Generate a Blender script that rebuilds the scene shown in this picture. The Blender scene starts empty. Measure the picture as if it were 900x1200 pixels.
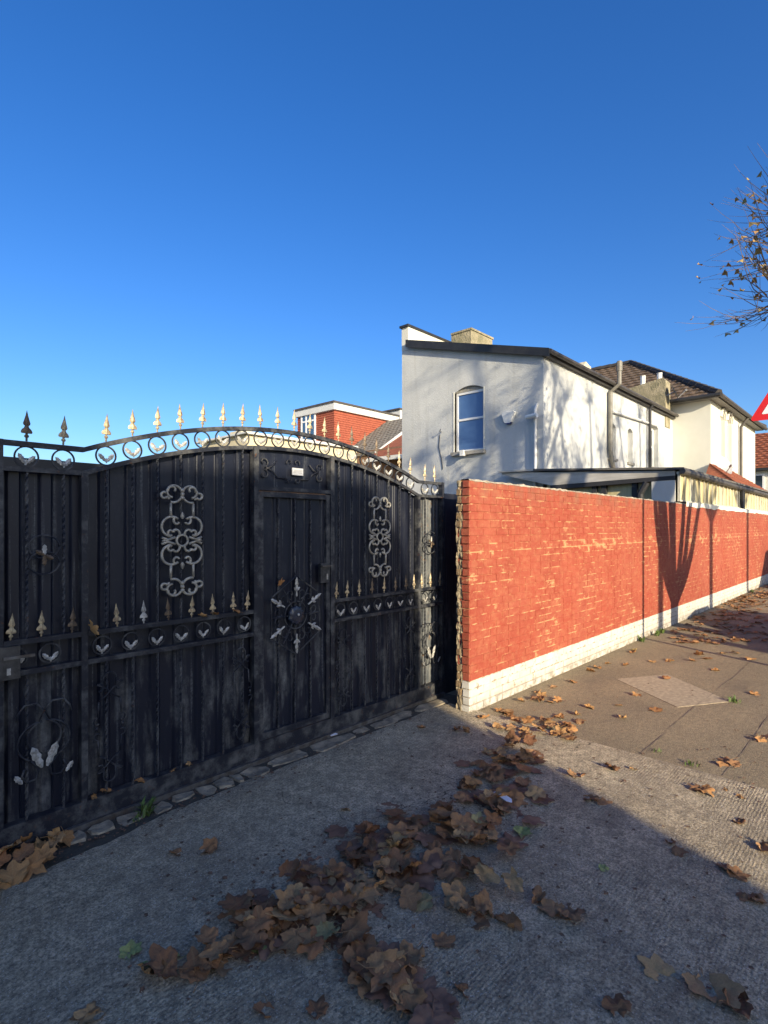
import bpy, math, random
from mathutils import Vector, noise as mnoise
R = math.radians
random.seed(7)
scene = bpy.context.scene
col = scene.collection

# ------------------------------------------------------------------ camera
F = 640.0                      # focal length in photo pixels (photo 900 x 1200)
HZ = 618.0                     # horizon row
CH = 1.72                      # eye height
TH = math.atan2(600.0, F)      # wall direction (world +x) vanishes 600 px right of centre
CT, ST = math.cos(TH), math.sin(TH)
cam_d = bpy.data.cameras.new('camera')
cam = bpy.data.objects.new('camera', cam_d)
col.objects.link(cam)
cam.location = (0, 0, CH)
cam.rotation_euler = (R(90), 0, math.atan2(ST, CT) - R(90))
cam_d.sensor_fit = 'HORIZONTAL'
cam_d.sensor_width = 36
cam_d.lens = 36 * F / 900
cam_d.shift_y = (HZ - 600) / 900
cam_d.clip_start = 0.05
cam_d.clip_end = 3000
scene.camera = cam

def ray(px, py):
    k = (px - 450) / F
    return Vector((CT + k * ST, ST - k * CT, (HZ - py) / F))
def on_y(px, py, Y):
    d = ray(px, py); t = Y / d.y
    return Vector((d.x * t, Y, CH + d.z * t))
def on_x(px, py, X):
    d = ray(px, py); t = X / d.x
    return Vector((X, d.y * t, CH + d.z * t))
def on_g(px, py, z=0.0):
    d = ray(px, py); t = (z - CH) / d.z
    return Vector((d.x * t, d.y * t, z))

# ------------------------------------------------------------------ light
SUN_EL = 18.0
AZ = Vector((0.371, 0.929)).normalized()      # way the light travels
w = bpy.data.worlds.new('World'); scene.world = w; w.use_nodes = True
nt = w.node_tree
bg = nt.nodes['Background']
sky = nt.nodes.new('ShaderNodeTexSky')
sky.sky_type = 'NISHITA'; sky.sun_disc = False
sky.sun_elevation = R(SUN_EL)
sky.sun_rotation = math.atan2(-AZ.x, -AZ.y)
sky.air_density = 1.0; sky.dust_density = 1.7; sky.ozone_density = 4.0
hs = nt.nodes.new('ShaderNodeHueSaturation')
hs.inputs['Saturation'].default_value = 1.25; hs.inputs['Hue'].default_value = .512
nt.links.new(sky.outputs[0], hs.inputs['Color'])
nt.links.new(hs.outputs[0], bg.inputs['Color'])
bg.inputs['Strength'].default_value = 0.14
sd = bpy.data.lights.new('sun', 'SUN'); sd.energy = 5.0; sd.angle = R(0.55); sd.color = (1.0, 0.86, 0.62)
so = bpy.data.objects.new('sun', sd); col.objects.link(so)
e = R(SUN_EL)
so.rotation_euler = Vector((AZ.x * math.cos(e), AZ.y * math.cos(e), -math.sin(e))).to_track_quat('-Z', 'Y').to_euler()
so.location = (-6, -18, 12)
scene.view_settings.view_transform = 'Standard'
scene.view_settings.look = 'None'
scene.view_settings.exposure = 0.7
scene.view_settings.gamma = 1.0
scene.render.engine = 'CYCLES'

# ------------------------------------------------------------------ helpers
ORG = {}
class MB:
    def __init__(s):
        s.v = []; s.f = []; s.m = []; s.mi = 0
    def add(s, vs, fs):
        b = len(s.v); s.v += [tuple(p) for p in vs]
        for f in fs:
            s.f.append([b + i for i in f]); s.m.append(s.mi)
        return s
    def box(s, x0, y0, z0, x1, y1, z1):
        return s.add([(x0,y0,z0),(x1,y0,z0),(x1,y1,z0),(x0,y1,z0),(x0,y0,z1),(x1,y0,z1),(x1,y1,z1),(x0,y1,z1)],
              [(0,3,2,1),(4,5,6,7),(0,1,5,4),(1,2,6,5),(2,3,7,6),(3,0,4,7)])
    def obox(s, c, ax, ay, az):      # oriented box: centre and three half-axes
        c, ax, ay, az = Vector(c), Vector(ax), Vector(ay), Vector(az)
        P = []
        for k in (-1, 1):
            for a, b in ((-1,-1),(1,-1),(1,1),(-1,1)):
                P.append(c + ax * a + ay * b + az * k)
        return s.add(P, [(0,3,2,1),(4,5,6,7),(0,1,5,4),(1,2,6,5),(2,3,7,6),(3,0,4,7)])
    def quad(s, a, b, c, d): return s.add([a, b, c, d], [(0,1,2,3)])
    def prism(s, pts, off):          # polygon (3d points) extruded by off
        n = len(pts); off = Vector(off)
        P = [Vector(p) for p in pts]; Q = [p + off for p in P]
        fs = [tuple(range(n))[::-1], tuple(range(n, 2 * n))]
        fs += [(i, (i+1) % n, n + (i+1) % n, n + i) for i in range(n)]
        return s.add(P + Q, fs)
    def tube(s, path, r, n=6, closed=False, flat=None, cap=True):
        P = [Vector(p) for p in path]; m = len(P)
        if m < 2: return s
        rr = r if isinstance(r, (list, tuple)) else [r] * m
        vs = []; up = None
        for i in range(m):
            a = P[i-1] if (i > 0 or closed) else P[i]
            b = P[(i+1) % m] if (i < m-1 or closed) else P[i]
            t = (b - a)
            if t.length < 1e-9: t = Vector((0,0,1))
            t.normalize()
            if flat is not None:
                u = Vector(flat); u = u - t * u.dot(t)
                if u.length < 1e-6: u = t.orthogonal()
            elif up is None: u = t.orthogonal()
            else:
                u = up - t * up.dot(t)
                if u.length < 1e-6: u = t.orthogonal()
            u.normalize(); up = u; w_ = t.cross(u)
            for k in range(n):
                a_ = 2 * math.pi * (k + .5) / n
                vs.append(P[i] + (u * math.cos(a_) + w_ * math.sin(a_)) * rr[i])
        fs = []
        L = m if closed else m - 1
        for i in range(L):
            j = (i + 1) % m
            for k in range(n):
                fs.append((i*n+k, i*n+(k+1) % n, j*n+(k+1) % n, j*n+k))
        if cap and not closed:
            fs.append(tuple(range(n))[::-1]); fs.append(tuple((m-1)*n + k for k in range(n)))
        return s.add(vs, fs)
    def lathe(s, prof, c=(0,0,0), n=12, sy=1.0):
        vs = []; fs = []
        for r, z in prof:
            for k in range(n):
                a = 2*math.pi*k/n
                vs.append((c[0]+r*math.cos(a), c[1]+r*sy*math.sin(a), c[2]+z))
        for i in range(len(prof)-1):
            for k in range(n):
                fs.append((i*n+k, i*n+(k+1) % n, (i+1)*n+(k+1) % n, (i+1)*n+k))
        fs.append(tuple(range(n))[::-1]); fs.append(tuple((len(prof)-1)*n+k for k in range(n)))
        return s.add(vs, fs)
    def mesh(s, name, mats, off=(0,0,0), smooth=False):
        me = bpy.data.meshes.new(name)
        ox, oy, oz = off
        me.from_pydata([(x-ox, y-oy, z-oz) for x, y, z in s.v], [], s.f)
        for m in (mats if isinstance(mats, (list, tuple)) else [mats]): me.materials.append(m)
        if any(s.m): me.polygons.foreach_set('material_index', s.m)
        if smooth: me.polygons.foreach_set('use_smooth', [True] * len(me.polygons))
        me.update()
        return me
    def build(s, name, mats, parent=None, smooth=False):
        o_ = ORG[parent.name] if parent else (0, 0, 0)
        me = s.mesh(name, mats, o_, smooth)
        o = bpy.data.objects.new(name, me); col.objects.link(o)
        if parent: o.parent = parent
        ORG[o.name] = o_
        return o
def empty(name, loc):
    o = bpy.data.objects.new(name, None); col.objects.link(o)
    o.location = loc; o.empty_display_size = .1; ORG[o.name] = tuple(loc)
    return o
def tag(o, label=None, cat=None, group=None, kind=None):
    if label: o['label'] = label
    if cat: o['category'] = cat
    if group: o['group'] = group
    if kind: o['kind'] = kind
    return o
def inst(name, me, parent, loc, rot=None, scale=None):
    """an object sharing mesh data, at world loc, child of parent (parents are never rotated)"""
    o = bpy.data.objects.new(name, me); col.objects.link(o)
    p = ORG[parent.name] if parent else (0,0,0)
    o.location = (loc[0]-p[0], loc[1]-p[1], loc[2]-p[2])
    if rot: o.rotation_euler = rot
    if scale: o.scale = scale if isinstance(scale, (tuple, list)) else (scale,)*3
    if parent: o.parent = parent
    ORG[o.name] = tuple(loc)
    return o
def box(name, b, m, parent=None): return MB().box(*b).build(name, m, parent)

# ------------------------------------------------------------------ materials
class NT:
    def __init__(s, name):
        s.m = bpy.data.materials.new(name); s.m.use_nodes = True
        s.t = s.m.node_tree; s.b = s.t.nodes['Principled BSDF']
        s.pos = s.n('ShaderNodeNewGeometry').outputs['Position']
    def n(s, t, **kw):
        nd = s.t.nodes.new(t)
        for k, v in kw.items(): setattr(nd, k, v)
        return nd
    def l(s, a, b): s.t.links.new(a, b)
    def set(s, inp, v):
        if hasattr(v, 'is_output'): s.l(v, inp)
        elif isinstance(v, (tuple, list)) and len(v) == 3 and inp.type == 'RGBA': inp.default_value = (*v, 1)
        else: inp.default_value = v
    def scaled(s, sc, src=None):
        n = s.n('ShaderNodeVectorMath', operation='MULTIPLY'); s.l(src or s.pos, n.inputs[0]); n.inputs[1].default_value = sc
        return n.outputs[0]
    def noise(s, scale=5, detail=4, rough=.55, vec=None, dist=0):
        n = s.n('ShaderNodeTexNoise'); s.l(vec or s.pos, n.inputs['Vector'])
        n.inputs['Scale'].default_value = scale; n.inputs['Detail'].default_value = detail
        n.inputs['Roughness'].default_value = rough; n.inputs['Distortion'].default_value = dist
        return n.outputs['Fac']
    def ramp(s, fac, lo, hi, a=0.0, b=1.0):
        n = s.n('ShaderNodeMapRange'); s.set(n.inputs[0], fac)
        for i, v in zip((1, 2, 3, 4), (lo, hi, a, b)): n.inputs[i].default_value = v
        return n.outputs[0]
    def math(s, op, a, b=0.0):
        n = s.n('ShaderNodeMath', operation=op); s.set(n.inputs[0], a); s.set(n.inputs[1], b)
        return n.outputs[0]
    def mix(s, fac, a, b, mode='MIX'):
        n = s.n('ShaderNodeMix', data_type='RGBA', blend_type=mode)
        s.set(n.inputs[0], fac); s.set(n.inputs[6], a); s.set(n.inputs[7], b)
        return n.outputs[2]
    def sep(s, v=None):
        n = s.n('ShaderNodeSeparateXYZ'); s.l(v or s.pos, n.inputs[0]); return n.outputs
    def bump(s, h, strength=.3, dist=.01):
        n = s.n('ShaderNodeBump'); n.inputs['Strength'].default_value = strength; n.inputs['Distance'].default_value = dist
        s.l(h, n.inputs['Height']); s.l(n.outputs[0], s.b.inputs['Normal'])
    def done(s, color, rough=.7, metal=0.0, spec=None):
        s.set(s.b.inputs['Base Color'], color); s.set(s.b.inputs['Roughness'], rough); s.set(s.b.inputs['Metallic'], metal)
        if spec is not None: s.b.inputs['Specular IOR Level'].default_value = spec
        return s.m
def simple(name, c1, c2=None, scale=6, rough=.7, metal=0.0, bump=0.0, bscale=60, bdist=.004, lo=.35, hi=.65, stretch=None, spec=None):
    t = NT(name)
    c2 = c2 or tuple(x * .8 for x in c1)
    v = t.scaled(stretch) if stretch else None
    c = t.mix(t.ramp(t.noise(scale, 6, .6, v), lo, hi), c1, c2)
    if bump: t.bump(t.noise(bscale, 4), bump, bdist)
    return t.done(c, rough, metal, spec)

M = {}
# gate paint: blue-black gloss gone dusty in vertical streaks
t = NT('gate_paint')
st = t.ramp(t.noise(4.0, 5, .6, t.scaled((2.6, 2.6, .6))), .50, .70)
fine = t.ramp(t.noise(22, 7, .75), .30, .62)
gz = t.sep()[2]
splash = t.ramp(gz, 1.05, .75, .15, .85)          # road dirt thrown up on the lower half
dust = t.math('MULTIPLY', t.math('MULTIPLY', st, fine), splash)
run = t.math('MULTIPLY', t.ramp(t.noise(9, 4, .5, t.scaled((5, 5, .16))), .60, .68), t.ramp(t.noise(60, 4, .7), .35, .6, 0, .55))
spk = t.ramp(t.noise(110, 3), .66, .74)
c = t.mix(dust, (.009, .0115, .023), (.17, .175, .17))
c = t.mix(run, c, (.13, .14, .15))
c = t.mix(t.math('MULTIPLY', spk, .2), c, (.14, .14, .14))
t.bump(t.noise(30, 4), .15, .004)
M['gate'] = t.done(c, t.ramp(dust, 0, 1, .42, .9), 0, .3)
t = NT('gate_paint_sunlit')  # lighter copy of the gate paint, sunlight put into its colour
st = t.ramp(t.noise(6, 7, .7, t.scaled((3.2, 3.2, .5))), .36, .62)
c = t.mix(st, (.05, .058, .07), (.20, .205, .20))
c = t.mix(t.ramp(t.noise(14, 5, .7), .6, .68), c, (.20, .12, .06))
M['gate_sunlit'] = t.done(c, .75, 0, .3)
t = NT('gate_rail_paint')
d = t.ramp(t.noise(9, 6, .7), .45, .75)
c = t.mix(d, (.016, .018, .026), (.13, .13, .125))
c = t.mix(t.math('MULTIPLY', t.ramp(t.noise(26, 6, .7), .60, .68), t.ramp(t.noise(3, 3), .45, .6)), c, (.11, .05, .024))
t.bump(t.noise(60, 4), .2, .003)
M['rail'] = t.done(c, t.ramp(d, 0, 1, .45, .85), 0, .25)
M['silver'] = simple('silver_paint', (.52, .51, .48), (.20, .19, .17), 40, .5, .25, .2, 150, .002)
M['cast'] = simple('cast_bronze_grey', (.42, .395, .34), (.22, .205, .17), 25, .5, .3, .3, 150, .002)
M['gold'] = simple('aged_gold_paint', (.52, .42, .25), (.19, .135, .085), 45, .5, .25, .2, 150, .002)
M['brass_dark'] = simple('tarnished_shaded_bronze', (.16, .11, .065), (.07, .05, .035), 45, .55, .2, .2, 150, .002)  # also the painted shade on the dark top spearheads
M['plate'] = simple('white_plate', (.62, .62, .62), (.5, .5, .5), 30, .4)
M['plate_ink'] = simple('plate_ink', (.25, .25, .27))
M['lock'] = simple('lock_grey_metal', (.09, .09, .095), (.04, .04, .045), 25, .4, .6)
M['steel'] = simple('worn_steel', (.16, .155, .15), (.08, .065, .055), 15, .55, .5)
M['blue_glass'] = simple('dark_boss_paint', (.03, .035, .06), (.015, .02, .03), 20, .25)

# red masonry paint, worn through to pale yellow stock brick in patches
def red_paint(name, joint):
    t = NT(name)
    x, y, z = t.sep()
    base = t.mix(t.ramp(t.noise(2.2, 5, .6), .3, .7), (.30, .058, .033), (.24, .043, .026))
    base = t.mix(t.ramp(t.noise(22, 4, .6, t.scaled((.35, 1, 1))), .4, .75, 0, .35), base, (.35, .088, .055))
    base = t.mix(t.ramp(t.noise(1.4, 6, .7), .44, .68, 0, .45), base, (.38, .115, .07))
    base = t.mix(t.ramp(t.noise(45, 5, .7), .52, .72, 0, .35), base, (.42, .16, .095))
    base = t.mix(t.ramp(t.noise(17, 6, .72, t.scaled((.8, 1, 1))), .46, .66, 0, .55), base, (.37, .145, .075))
    # worn band near 1.5 m and general flaking
    band = t.math('SUBTRACT', 1.0, t.math('MINIMUM', t.math('MULTIPLY', t.math('ABSOLUTE', t.math('SUBTRACT', z, 1.50)), 8.0), 1.0))
    big = t.ramp(t.noise(1.1, 3, .5), .42, .62)
    thr = t.math('ADD', t.math('MULTIPLY', band, .10), t.math('MULTIPLY', big, .105))
    if joint: thr = t.math('ADD', thr, .115)
    nz = t.math('ADD', t.noise(9, 7, .64, t.scaled((.8, 1, 1.3))), thr)
    flake = t.ramp(nz, .675, .765, 0, .9)
    pale = t.mix(t.ramp(t.noise(30, 3), .3, .7), (.50, .32, .16), (.50, .235, .115))
    c = t.mix(flake, base, pale)
    # grime under the coping
    top = t.math('MULTIPLY', t.ramp(z, 1.93, 2.15), t.ramp(t.noise(7, 5, .65, t.scaled((1, 1, .4))), .42, .66))
    c = t.mix(t.math('MULTIPLY', top, .6), c, (.17, .12, .08))
    dr = t.math('MULTIPLY', t.ramp(t.noise(4, 5, .7, t.scaled((2.2, 1, .25))), .56, .75), .3)
    c = t.mix(dr, c, (.22, .05, .035))
    t.bump(t.math('ADD', t.noise(70, 5, .65), t.math('MULTIPLY', flake, -.5)), .45, .004)
    return t.done(c, .78, 0, .3)
M['red'] = red_paint('red_masonry_paint', False)
M['redj'] = red_paint('red_painted_mortar', True)
def white_paint(name, joint):
    t = NT(name)
    x, y, z = t.sep()
    c = t.mix(t.ramp(t.noise(6, 5, .6), .35, .7), (.56, .54, .49), (.47, .44, .385))
    low = t.math('MULTIPLY', t.ramp(z, .20 if joint else .13, .02), t.ramp(t.noise(9, 6, .7), .30 if joint else .42, .5 if joint else .6))
    c = t.mix(low, c, (.20, .17, .13))
    fl = t.ramp(t.math('ADD', t.noise(16, 5, .6), .12 if joint else 0.0), .62, .67)
    c = t.mix(fl, c, (.28, .22, .16))
    t.bump(t.noise(70, 5), .4, .004)
    return t.done(c, .8, 0, .3)
M['white'] = white_paint('white_masonry_paint', False)
M['whitej'] = white_paint('white_painted_mortar', True)
M['raw'] = simple('raw_mortar', (.34, .28, .18), (.13, .10, .065), 14, .9, 0, .9, 50, .012)
M['stock'] = simple('bare_stock_brick', (.30, .20, .10), (.16, .11, .065), 18, .9, 0, .7, 60, .01)
M['cap'] = simple('mortar_capping', (.48, .43, .34), (.22, .18, .13), 16, .9, 0, .8, 60, .01)

# driveway concrete: brushed ridges, speckle, dark stains
t = NT('driveway_concrete')
wv = t.n('ShaderNodeTexWave', bands_direction='Y', wave_profile='SIN'); t.l(t.pos, wv.inputs['Vector'])
wv.inputs['Scale'].default_value = 17; wv.inputs['Distortion'].default_value = 5.0; wv.inputs['Detail'].default_value = 4; wv.inputs['Detail Scale'].default_value = 3.0
mo = t.noise(2.2, 8, .7)
fn = t.noise(75, 7, .8)
bl = t.noise(19, 6, .72)
c = t.mix(t.ramp(mo, .32, .66), (.55, .44, .29), (.86, .71, .48))
c = t.mix(t.ramp(bl, .42, .60), t.mix(.5, c, (.17, .14, .10)), c)
c = t.mix(t.ramp(fn, .41, .56), t.mix(.74, c, (.09, .078, .06)), c)
c = t.mix(t.ramp(t.noise(.9, 6, .7), .48, .68, 0, .5), c, (.22, .18, .135))
c = t.mix(t.ramp(t.noise(120, 2, .5), .62, .70, 0, .8), c, (.76, .70, .60))
c = t.mix(t.ramp(t.noise(11, 4, .6), .64, .72, 0, .6), c, (.12, .105, .085))
vo = t.n('ShaderNodeTexVoronoi', feature='DISTANCE_TO_EDGE'); vo.inputs['Scale'].default_value = .75
wob = t.n('ShaderNodeVectorMath', operation='ADD'); t.l(t.pos, wob.inputs[0])
nzv = t.n('ShaderNodeTexNoise'); t.l(t.pos, nzv.inputs['Vector']); nzv.inputs['Scale'].default_value = 3.5; nzv.inputs['Detail'].default_value = 6
scv = t.n('ShaderNodeVectorMath', operation='SCALE'); t.l(nzv.outputs['Color'], scv.inputs[0]); scv.inputs['Scale'].default_value = .35
t.l(scv.outputs[0], wob.inputs[1]); t.l(wob.outputs[0], vo.inputs['Vector'])
crk = t.math('MULTIPLY', t.ramp(vo.outputs['Distance'], .004, .0015), t.ramp(t.noise(.8, 2), .50, .56))
c = t.mix(t.math('MULTIPLY', crk, .8), c, (.05, .042, .03))
c = t.mix(t.ramp(t.noise(2.6, 3, .5), .62, .74, 0, .55), c, (.16, .135, .10))
rib = t.math('MULTIPLY', wv.outputs['Fac'], t.ramp(t.noise(1.3, 4, .6), .42, .66, .0, .5))
hgt = t.math('ADD', t.math('MULTIPLY', fn, 1.6), t.math('ADD', rib, t.math('MULTIPLY', bl, .8)))
t.bump(hgt, .8, .013)
M['concrete'] = t.done(c, .9, 0, .25)
# pavement asphalt: brown-pink aggregate
t = NT('pavement_asphalt')
mo = t.noise(1.3, 7, .68); sp = t.noise(120, 5, .75); md = t.noise(24, 6, .7)
c = t.mix(t.ramp(mo, .35, .66), (.52, .415, .25), (.36, .295, .185))
c = t.mix(t.ramp(md, .42, .60), t.mix(.35, c, (.10, .08, .065)), c)
c = t.mix(t.ramp(sp, .44, .57), t.mix(.7, c, (.09, .068, .05)), c)
c = t.mix(t.ramp(t.noise(150, 2), .60, .70, 0, .8), c, (.62, .52, .43))
c = t.mix(t.ramp(t.noise(.6, 4, .6, t.scaled((1, 2.2, 1))), .55, .68, 0, .45), c, (.13, .105, .085))
t.bump(t.math('ADD', sp, t.math('MULTIPLY', md, .7)), .9, .012)
M['asphalt'] = t.done(c, .9, 0, .25)
t = NT('patch_asphalt')
sp = t.noise(130, 4, .7)
c = t.mix(t.ramp(t.noise(3, 6, .65), .35, .68), (.42, .325, .22), (.49, .38, .255))
c = t.mix(t.ramp(sp, .44, .60), t.mix(.5, c, (.05, .04, .035)), c)
t.bump(sp, .7, .008)
M['asphalt2'] = t.done(c, .9, 0, .3)
M['patch'] = simple('patch_concrete', (.44, .36, .24), (.27, .22, .15), 26, .9, 0, .6, 110, .006)
M['road'] = simple('road_asphalt', (.055, .053, .05), (.04, .04, .04), 8, .9, 0, .6, 150, .006)
M['kerb'] = simple('kerb_concrete', (.30, .28, .25), (.22, .2, .18), 9, .9, 0, .5, 80, .005)
M['soil'] = simple('yard_soil', (.10, .085, .06), (.06, .07, .035), 3, .95, 0, .5, 20, .02)
M['stone'] = simple('threshold_stone', (.36, .30, .21), (.15, .125, .09), 12, .9, 0, .9, 45, .014)
M['dirt'] = simple('dirt_joint', (.07, .06, .045), (.04, .038, .03), 14, .95, 0, .8, 40, .015)

# render
t = NT('white_pebbledash')
c = t.mix(t.ramp(t.noise(.9, 6, .65, t.scaled((1, 1, .5))), .38, .70), (.58, .59, .575), (.48, .49, .48))
c = t.mix(t.ramp(t.noise(30, 4, .7), .55, .72, 0, .35), c, (.50, .48, .44))
c = t.mix(t.ramp(t.noise(3.2, 5, .6, t.scaled((1.6, 1.6, .14))), .54, .74, 0, .4), c, (.38, .37, .33))
t.bump(t.noise(34, 4, .7), .7, .02)
M['dash'] = t.done(c, .9, 0, .2)
M['render'] = simple('cream_render', (.64, .63, .56), (.58, .57, .50), 1.2, .85, 0, .3, 40, .01)
M['cream'] = simple('cream_paint', (.60, .53, .36), (.54, .47, .32), 1.0, .85, 0, .3, 30, .01)
M['coping'] = simple('black_fascia', (.018, .018, .02), (.03, .03, .03), 5, .5)
M['gutter'] = simple('grey_brown_gutter', (.085, .075, .068), (.05, .045, .04), 6, .6)
M['pipe_grey'] = simple('grey_soil_pipe', (.22, .21, .18), (.15, .14, .12), 6, .6)
M['pipe_white'] = simple('white_pipe', (.70, .70, .68), (.6, .6, .58), 6, .5)
M['pipe_dark'] = simple('dark_pipe', (.03, .03, .034))
M['upvc'] = simple('white_window_frame', (.78, .78, .77), (.7, .7, .69), 5, .4)
M['sill'] = simple('stone_sill', (.36, .34, .30), (.24, .23, .2), 14, .9)
t = NT('window_glass')
M['glass'] = t.done((.02, .03, .04), .03, 0, 1.0)
t.b.inputs['IOR'].default_value = 2.2
M['curtain'] = simple('blue_blind', (.08, .16, .34), (.06, .13, .30), 3, .35, 0, 0, 30, .01, spec=1.0)
M['dark'] = simple('dark_interior', (.015, .015, .018))
M['chim'] = simple('weathered_chimney_render', (.36, .31, .21), (.19, .175, .11), 4, .95, 0, .9, 18, .03)
M['chim2'] = simple('cream_chimney_render', (.60, .54, .40), (.48, .43, .31), 3, .9, 0, .4, 25, .02)
M['tile'] = simple('brown_roof_tile', (.155, .105, .068), (.085, .062, .045), 7, .85, 0, .4, 50, .01)
M['ridge'] = simple('dark_ridge_tile', (.05, .045, .042), (.035, .03, .03), 8, .85)
M['redtile'] = simple('red_clay_tile', (.30, .095, .045), (.20, .06, .032), 4, .85, 0, .4, 40, .01)
M['hung'] = simple('red_hung_tile', (.33, .088, .048), (.27, .066, .038), 5, .85, 0, .3, 40, .01)
M['greyroof'] = simple('grey_slate', (.22, .20, .17), (.15, .14, .12), 4, .85)
M['fascia_w'] = simple('white_fascia_board', (.6, .6, .58), (.54, .54, .52), 4, .6)
M['brown_brick'] = simple('brown_brick', (.20, .12, .075), (.14, .085, .055), 10, .9, 0, .5, 40, .01)
M['sheet'] = simple('weathered_sheet', (.56, .54, .50), (.34, .32, .28), 3, .6, 0, .3, 20, .01, stretch=(1, .4, 2.5))
M['timber_w'] = simple('peeling_white_timber', (.66, .62, .50), (.40, .36, .26), 9, .85, 0, .5, 60, .006, stretch=(2, 2, .4))
M['panel_y'] = simple('yellowed_panel', (.62, .53, .30), (.48, .41, .22), 5, .5, stretch=(2, 2, .3))
M['panel_g'] = simple('greyed_panel', (.52, .48, .36), (.36, .33, .25), 5, .5, stretch=(2, 2, .3))
M['felt'] = simple('roofing_felt', (.09, .085, .08), (.15, .14, .125), 6, .9, 0, .6, 30, .01)
M['plastic_w'] = simple('white_plastic', (.74, .74, .71), (.68, .68, .65), 5, .45)
M['plastic_b'] = simple('blue_plastic', (.03, .05, .22), (.03, .05, .2), 5, .4)
M['metal_g'] = simple('galvanised_metal', (.34, .34, .34), (.25, .25, .25), 12, .5, .4)
M['sign_red'] = simple('sign_red', (.62, .018, .016), (.58, .016, .014), 4, .35)
M['sign_white'] = simple('sign_white', (.80, .80, .80), (.78, .78, .78), 4, .35)
M['sign_black'] = simple('sign_black', (.01, .01, .01))
M['bark'] = simple('plane_bark', (.20, .165, .115), (.095, .08, .058), 9, .9, 0, .7, 30, .02)
M['twig'] = simple('twig_bark', (.19, .135, .085), (.12, .085, .055), 9, .9)
M['weed'] = simple('weed_green', (.065, .115, .022), (.10, .14, .03), 30, .7)
M['paper'] = simple('white_paper', (.75, .75, .80), (.66, .66, .72), 12, .8)
def leaf_mat(name, cols, rough=.75):
    t = NT(name)
    oi = t.n('ShaderNodeObjectInfo'); tc = t.n('ShaderNodeTexCoord')
    cr = t.n('ShaderNodeValToRGB'); el = cr.color_ramp.elements
    el[0].color = (*cols[0], 1); el[1].color = (*cols[-1], 1)
    for i, c_ in enumerate(cols[1:-1]):
        e_ = el.new((i + 1) / (len(cols) - 1)); e_.color = (*c_, 1)
    t.l(oi.outputs['Random'], cr.inputs['Fac'])
    nz = t.noise(28, 5, .65, tc.outputs['Object'])
    c = t.mix(t.ramp(nz, .38, .7), cr.outputs['Color'], t.mix(.35, cr.outputs['Color'], (.04, .025, .015)))
    at = t.n('ShaderNodeAttribute', attribute_name='vein')
    c = t.mix(t.ramp(at.outputs['Fac'], .45, 1.0, 0, .5), c, t.mix(.5, cr.outputs['Color'], (.42, .28, .13)))
    t.bump(t.noise(60, 4, .6, tc.outputs['Object']), .5, .006)
    t.done(c, rough, 0, .3)
    return t.m
M['leaf'] = leaf_mat('dead_leaf_brown', [(.17, .078, .036), (.31, .16, .075), (.22, .105, .05), (.42, .24, .11), (.26, .12, .052), (.50, .31, .14), (.20, .088, .042), (.36, .18, .08)])
M['leaf_tan'] = leaf_mat('dead_leaf_tan', [(.40, .20, .075), (.34, .165, .06), (.46, .27, .11), (.30, .13, .05)])
M['leaf_green'] = leaf_mat('fallen_leaf_green', [(.30, .33, .10), (.36, .38, .14), (.28, .32, .09)])
M['leaf_yellow'] = leaf_mat('fallen_leaf_yellow', [(.44, .33, .13), (.38, .30, .13), (.42, .36, .16)])
M['tree_leaf'] = simple('plane_leaf_turning', (.30, .235, .07), (.34, .19, .07), 1.5, .7, lo=.4, hi=.6)

M['seam'] = simple('tar_seam', (.30, .24, .16), (.13, .105, .075), 9, .9)

# ================================================================== SETTING: ground
YW, XW, WT, WH = 2.86, 4.205, 0.14, 2.16      # red wall: face plane, near end, thickness, height
YG = 3.40                                    # gate plane
GX0, GX1, PX0, PX1 = 0.70, 4.51, 1.107, 4.113
KY = -0.15                                   # kerb line
CX0, CX1 = 0.66, 4.33                        # concrete driveway crossing

tag(MB().quad((-900, -900, -.30), (900, -900, -.30), (900, 900, -.30), (-900, 900, -.30)).build('ground', M['soil']), kind='structure')
tag(box('road', (-60, -7.2, -.29, 160, KY - .125, -.12), M['road']), kind='structure')
tag(box('far_pavement', (-60, -9.0, -.29, 160, -7.2, .0), M['asphalt']), kind='structure')
# pavement sheet, laid in front of wall and gate
pv = MB()
pv.box(-40, KY, -.29, 150, YW + .6, 0)
tag(pv.build('pavement', M['asphalt']), kind='structure')
tag(box('yard', (-40, YW + .6, -.29, 150, 120, -.012), M['soil']), kind='structure')
kb = empty('kerb', (0, KY - .125, -.12)); tag(kb, kind='structure')
kme = MB().box(.004, 0, -.1, .911, .122, .124).mesh('kerb_stone', M['kerb'])
for i in range(-6, 40): inst('kerb_stone', kme, kb, (i * .915, KY - .125, -.12))

# concrete driveway, ragged along the gate side
dr = MB()
n = 90
top, bot = [], []
for i in range(n + 1):
    x = CX0 + (CX1 - CX0) * i / n
    rag = .035 * mnoise.noise((x * 3.1, 2, 0)) + .02 * mnoise.noise((x * 9, 5, 0))
    base = 3.17 + (.05 if x > 1.6 else .05 - .12 * (1.6 - x)) + rag
    top.append((x, base)); bot.append((x, KY))
vs = []; fs = []
ny = 40
for i in range(n + 1):
    for j in range(ny + 1):
        y = KY + (top[i][1] - KY) * j / ny
        lx = .70 - .30 * max(0, 3.25 - y)
        x = lx + (CX1 - lx) * i / n
        if i in (0, n): x += .012 * mnoise.noise((i, y * 6, 1)) + .006 * mnoise.noise((i, y * 25, 1))
        z = .016 + .006 * mnoise.noise((x * 1.3, y * 1.3, 0)) + .003 * mnoise.noise((x * 5, y * 5, 3))
        if j == ny: z = .004
        if i in (0, n): z = .002
        vs.append((x, y, z))
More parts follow.
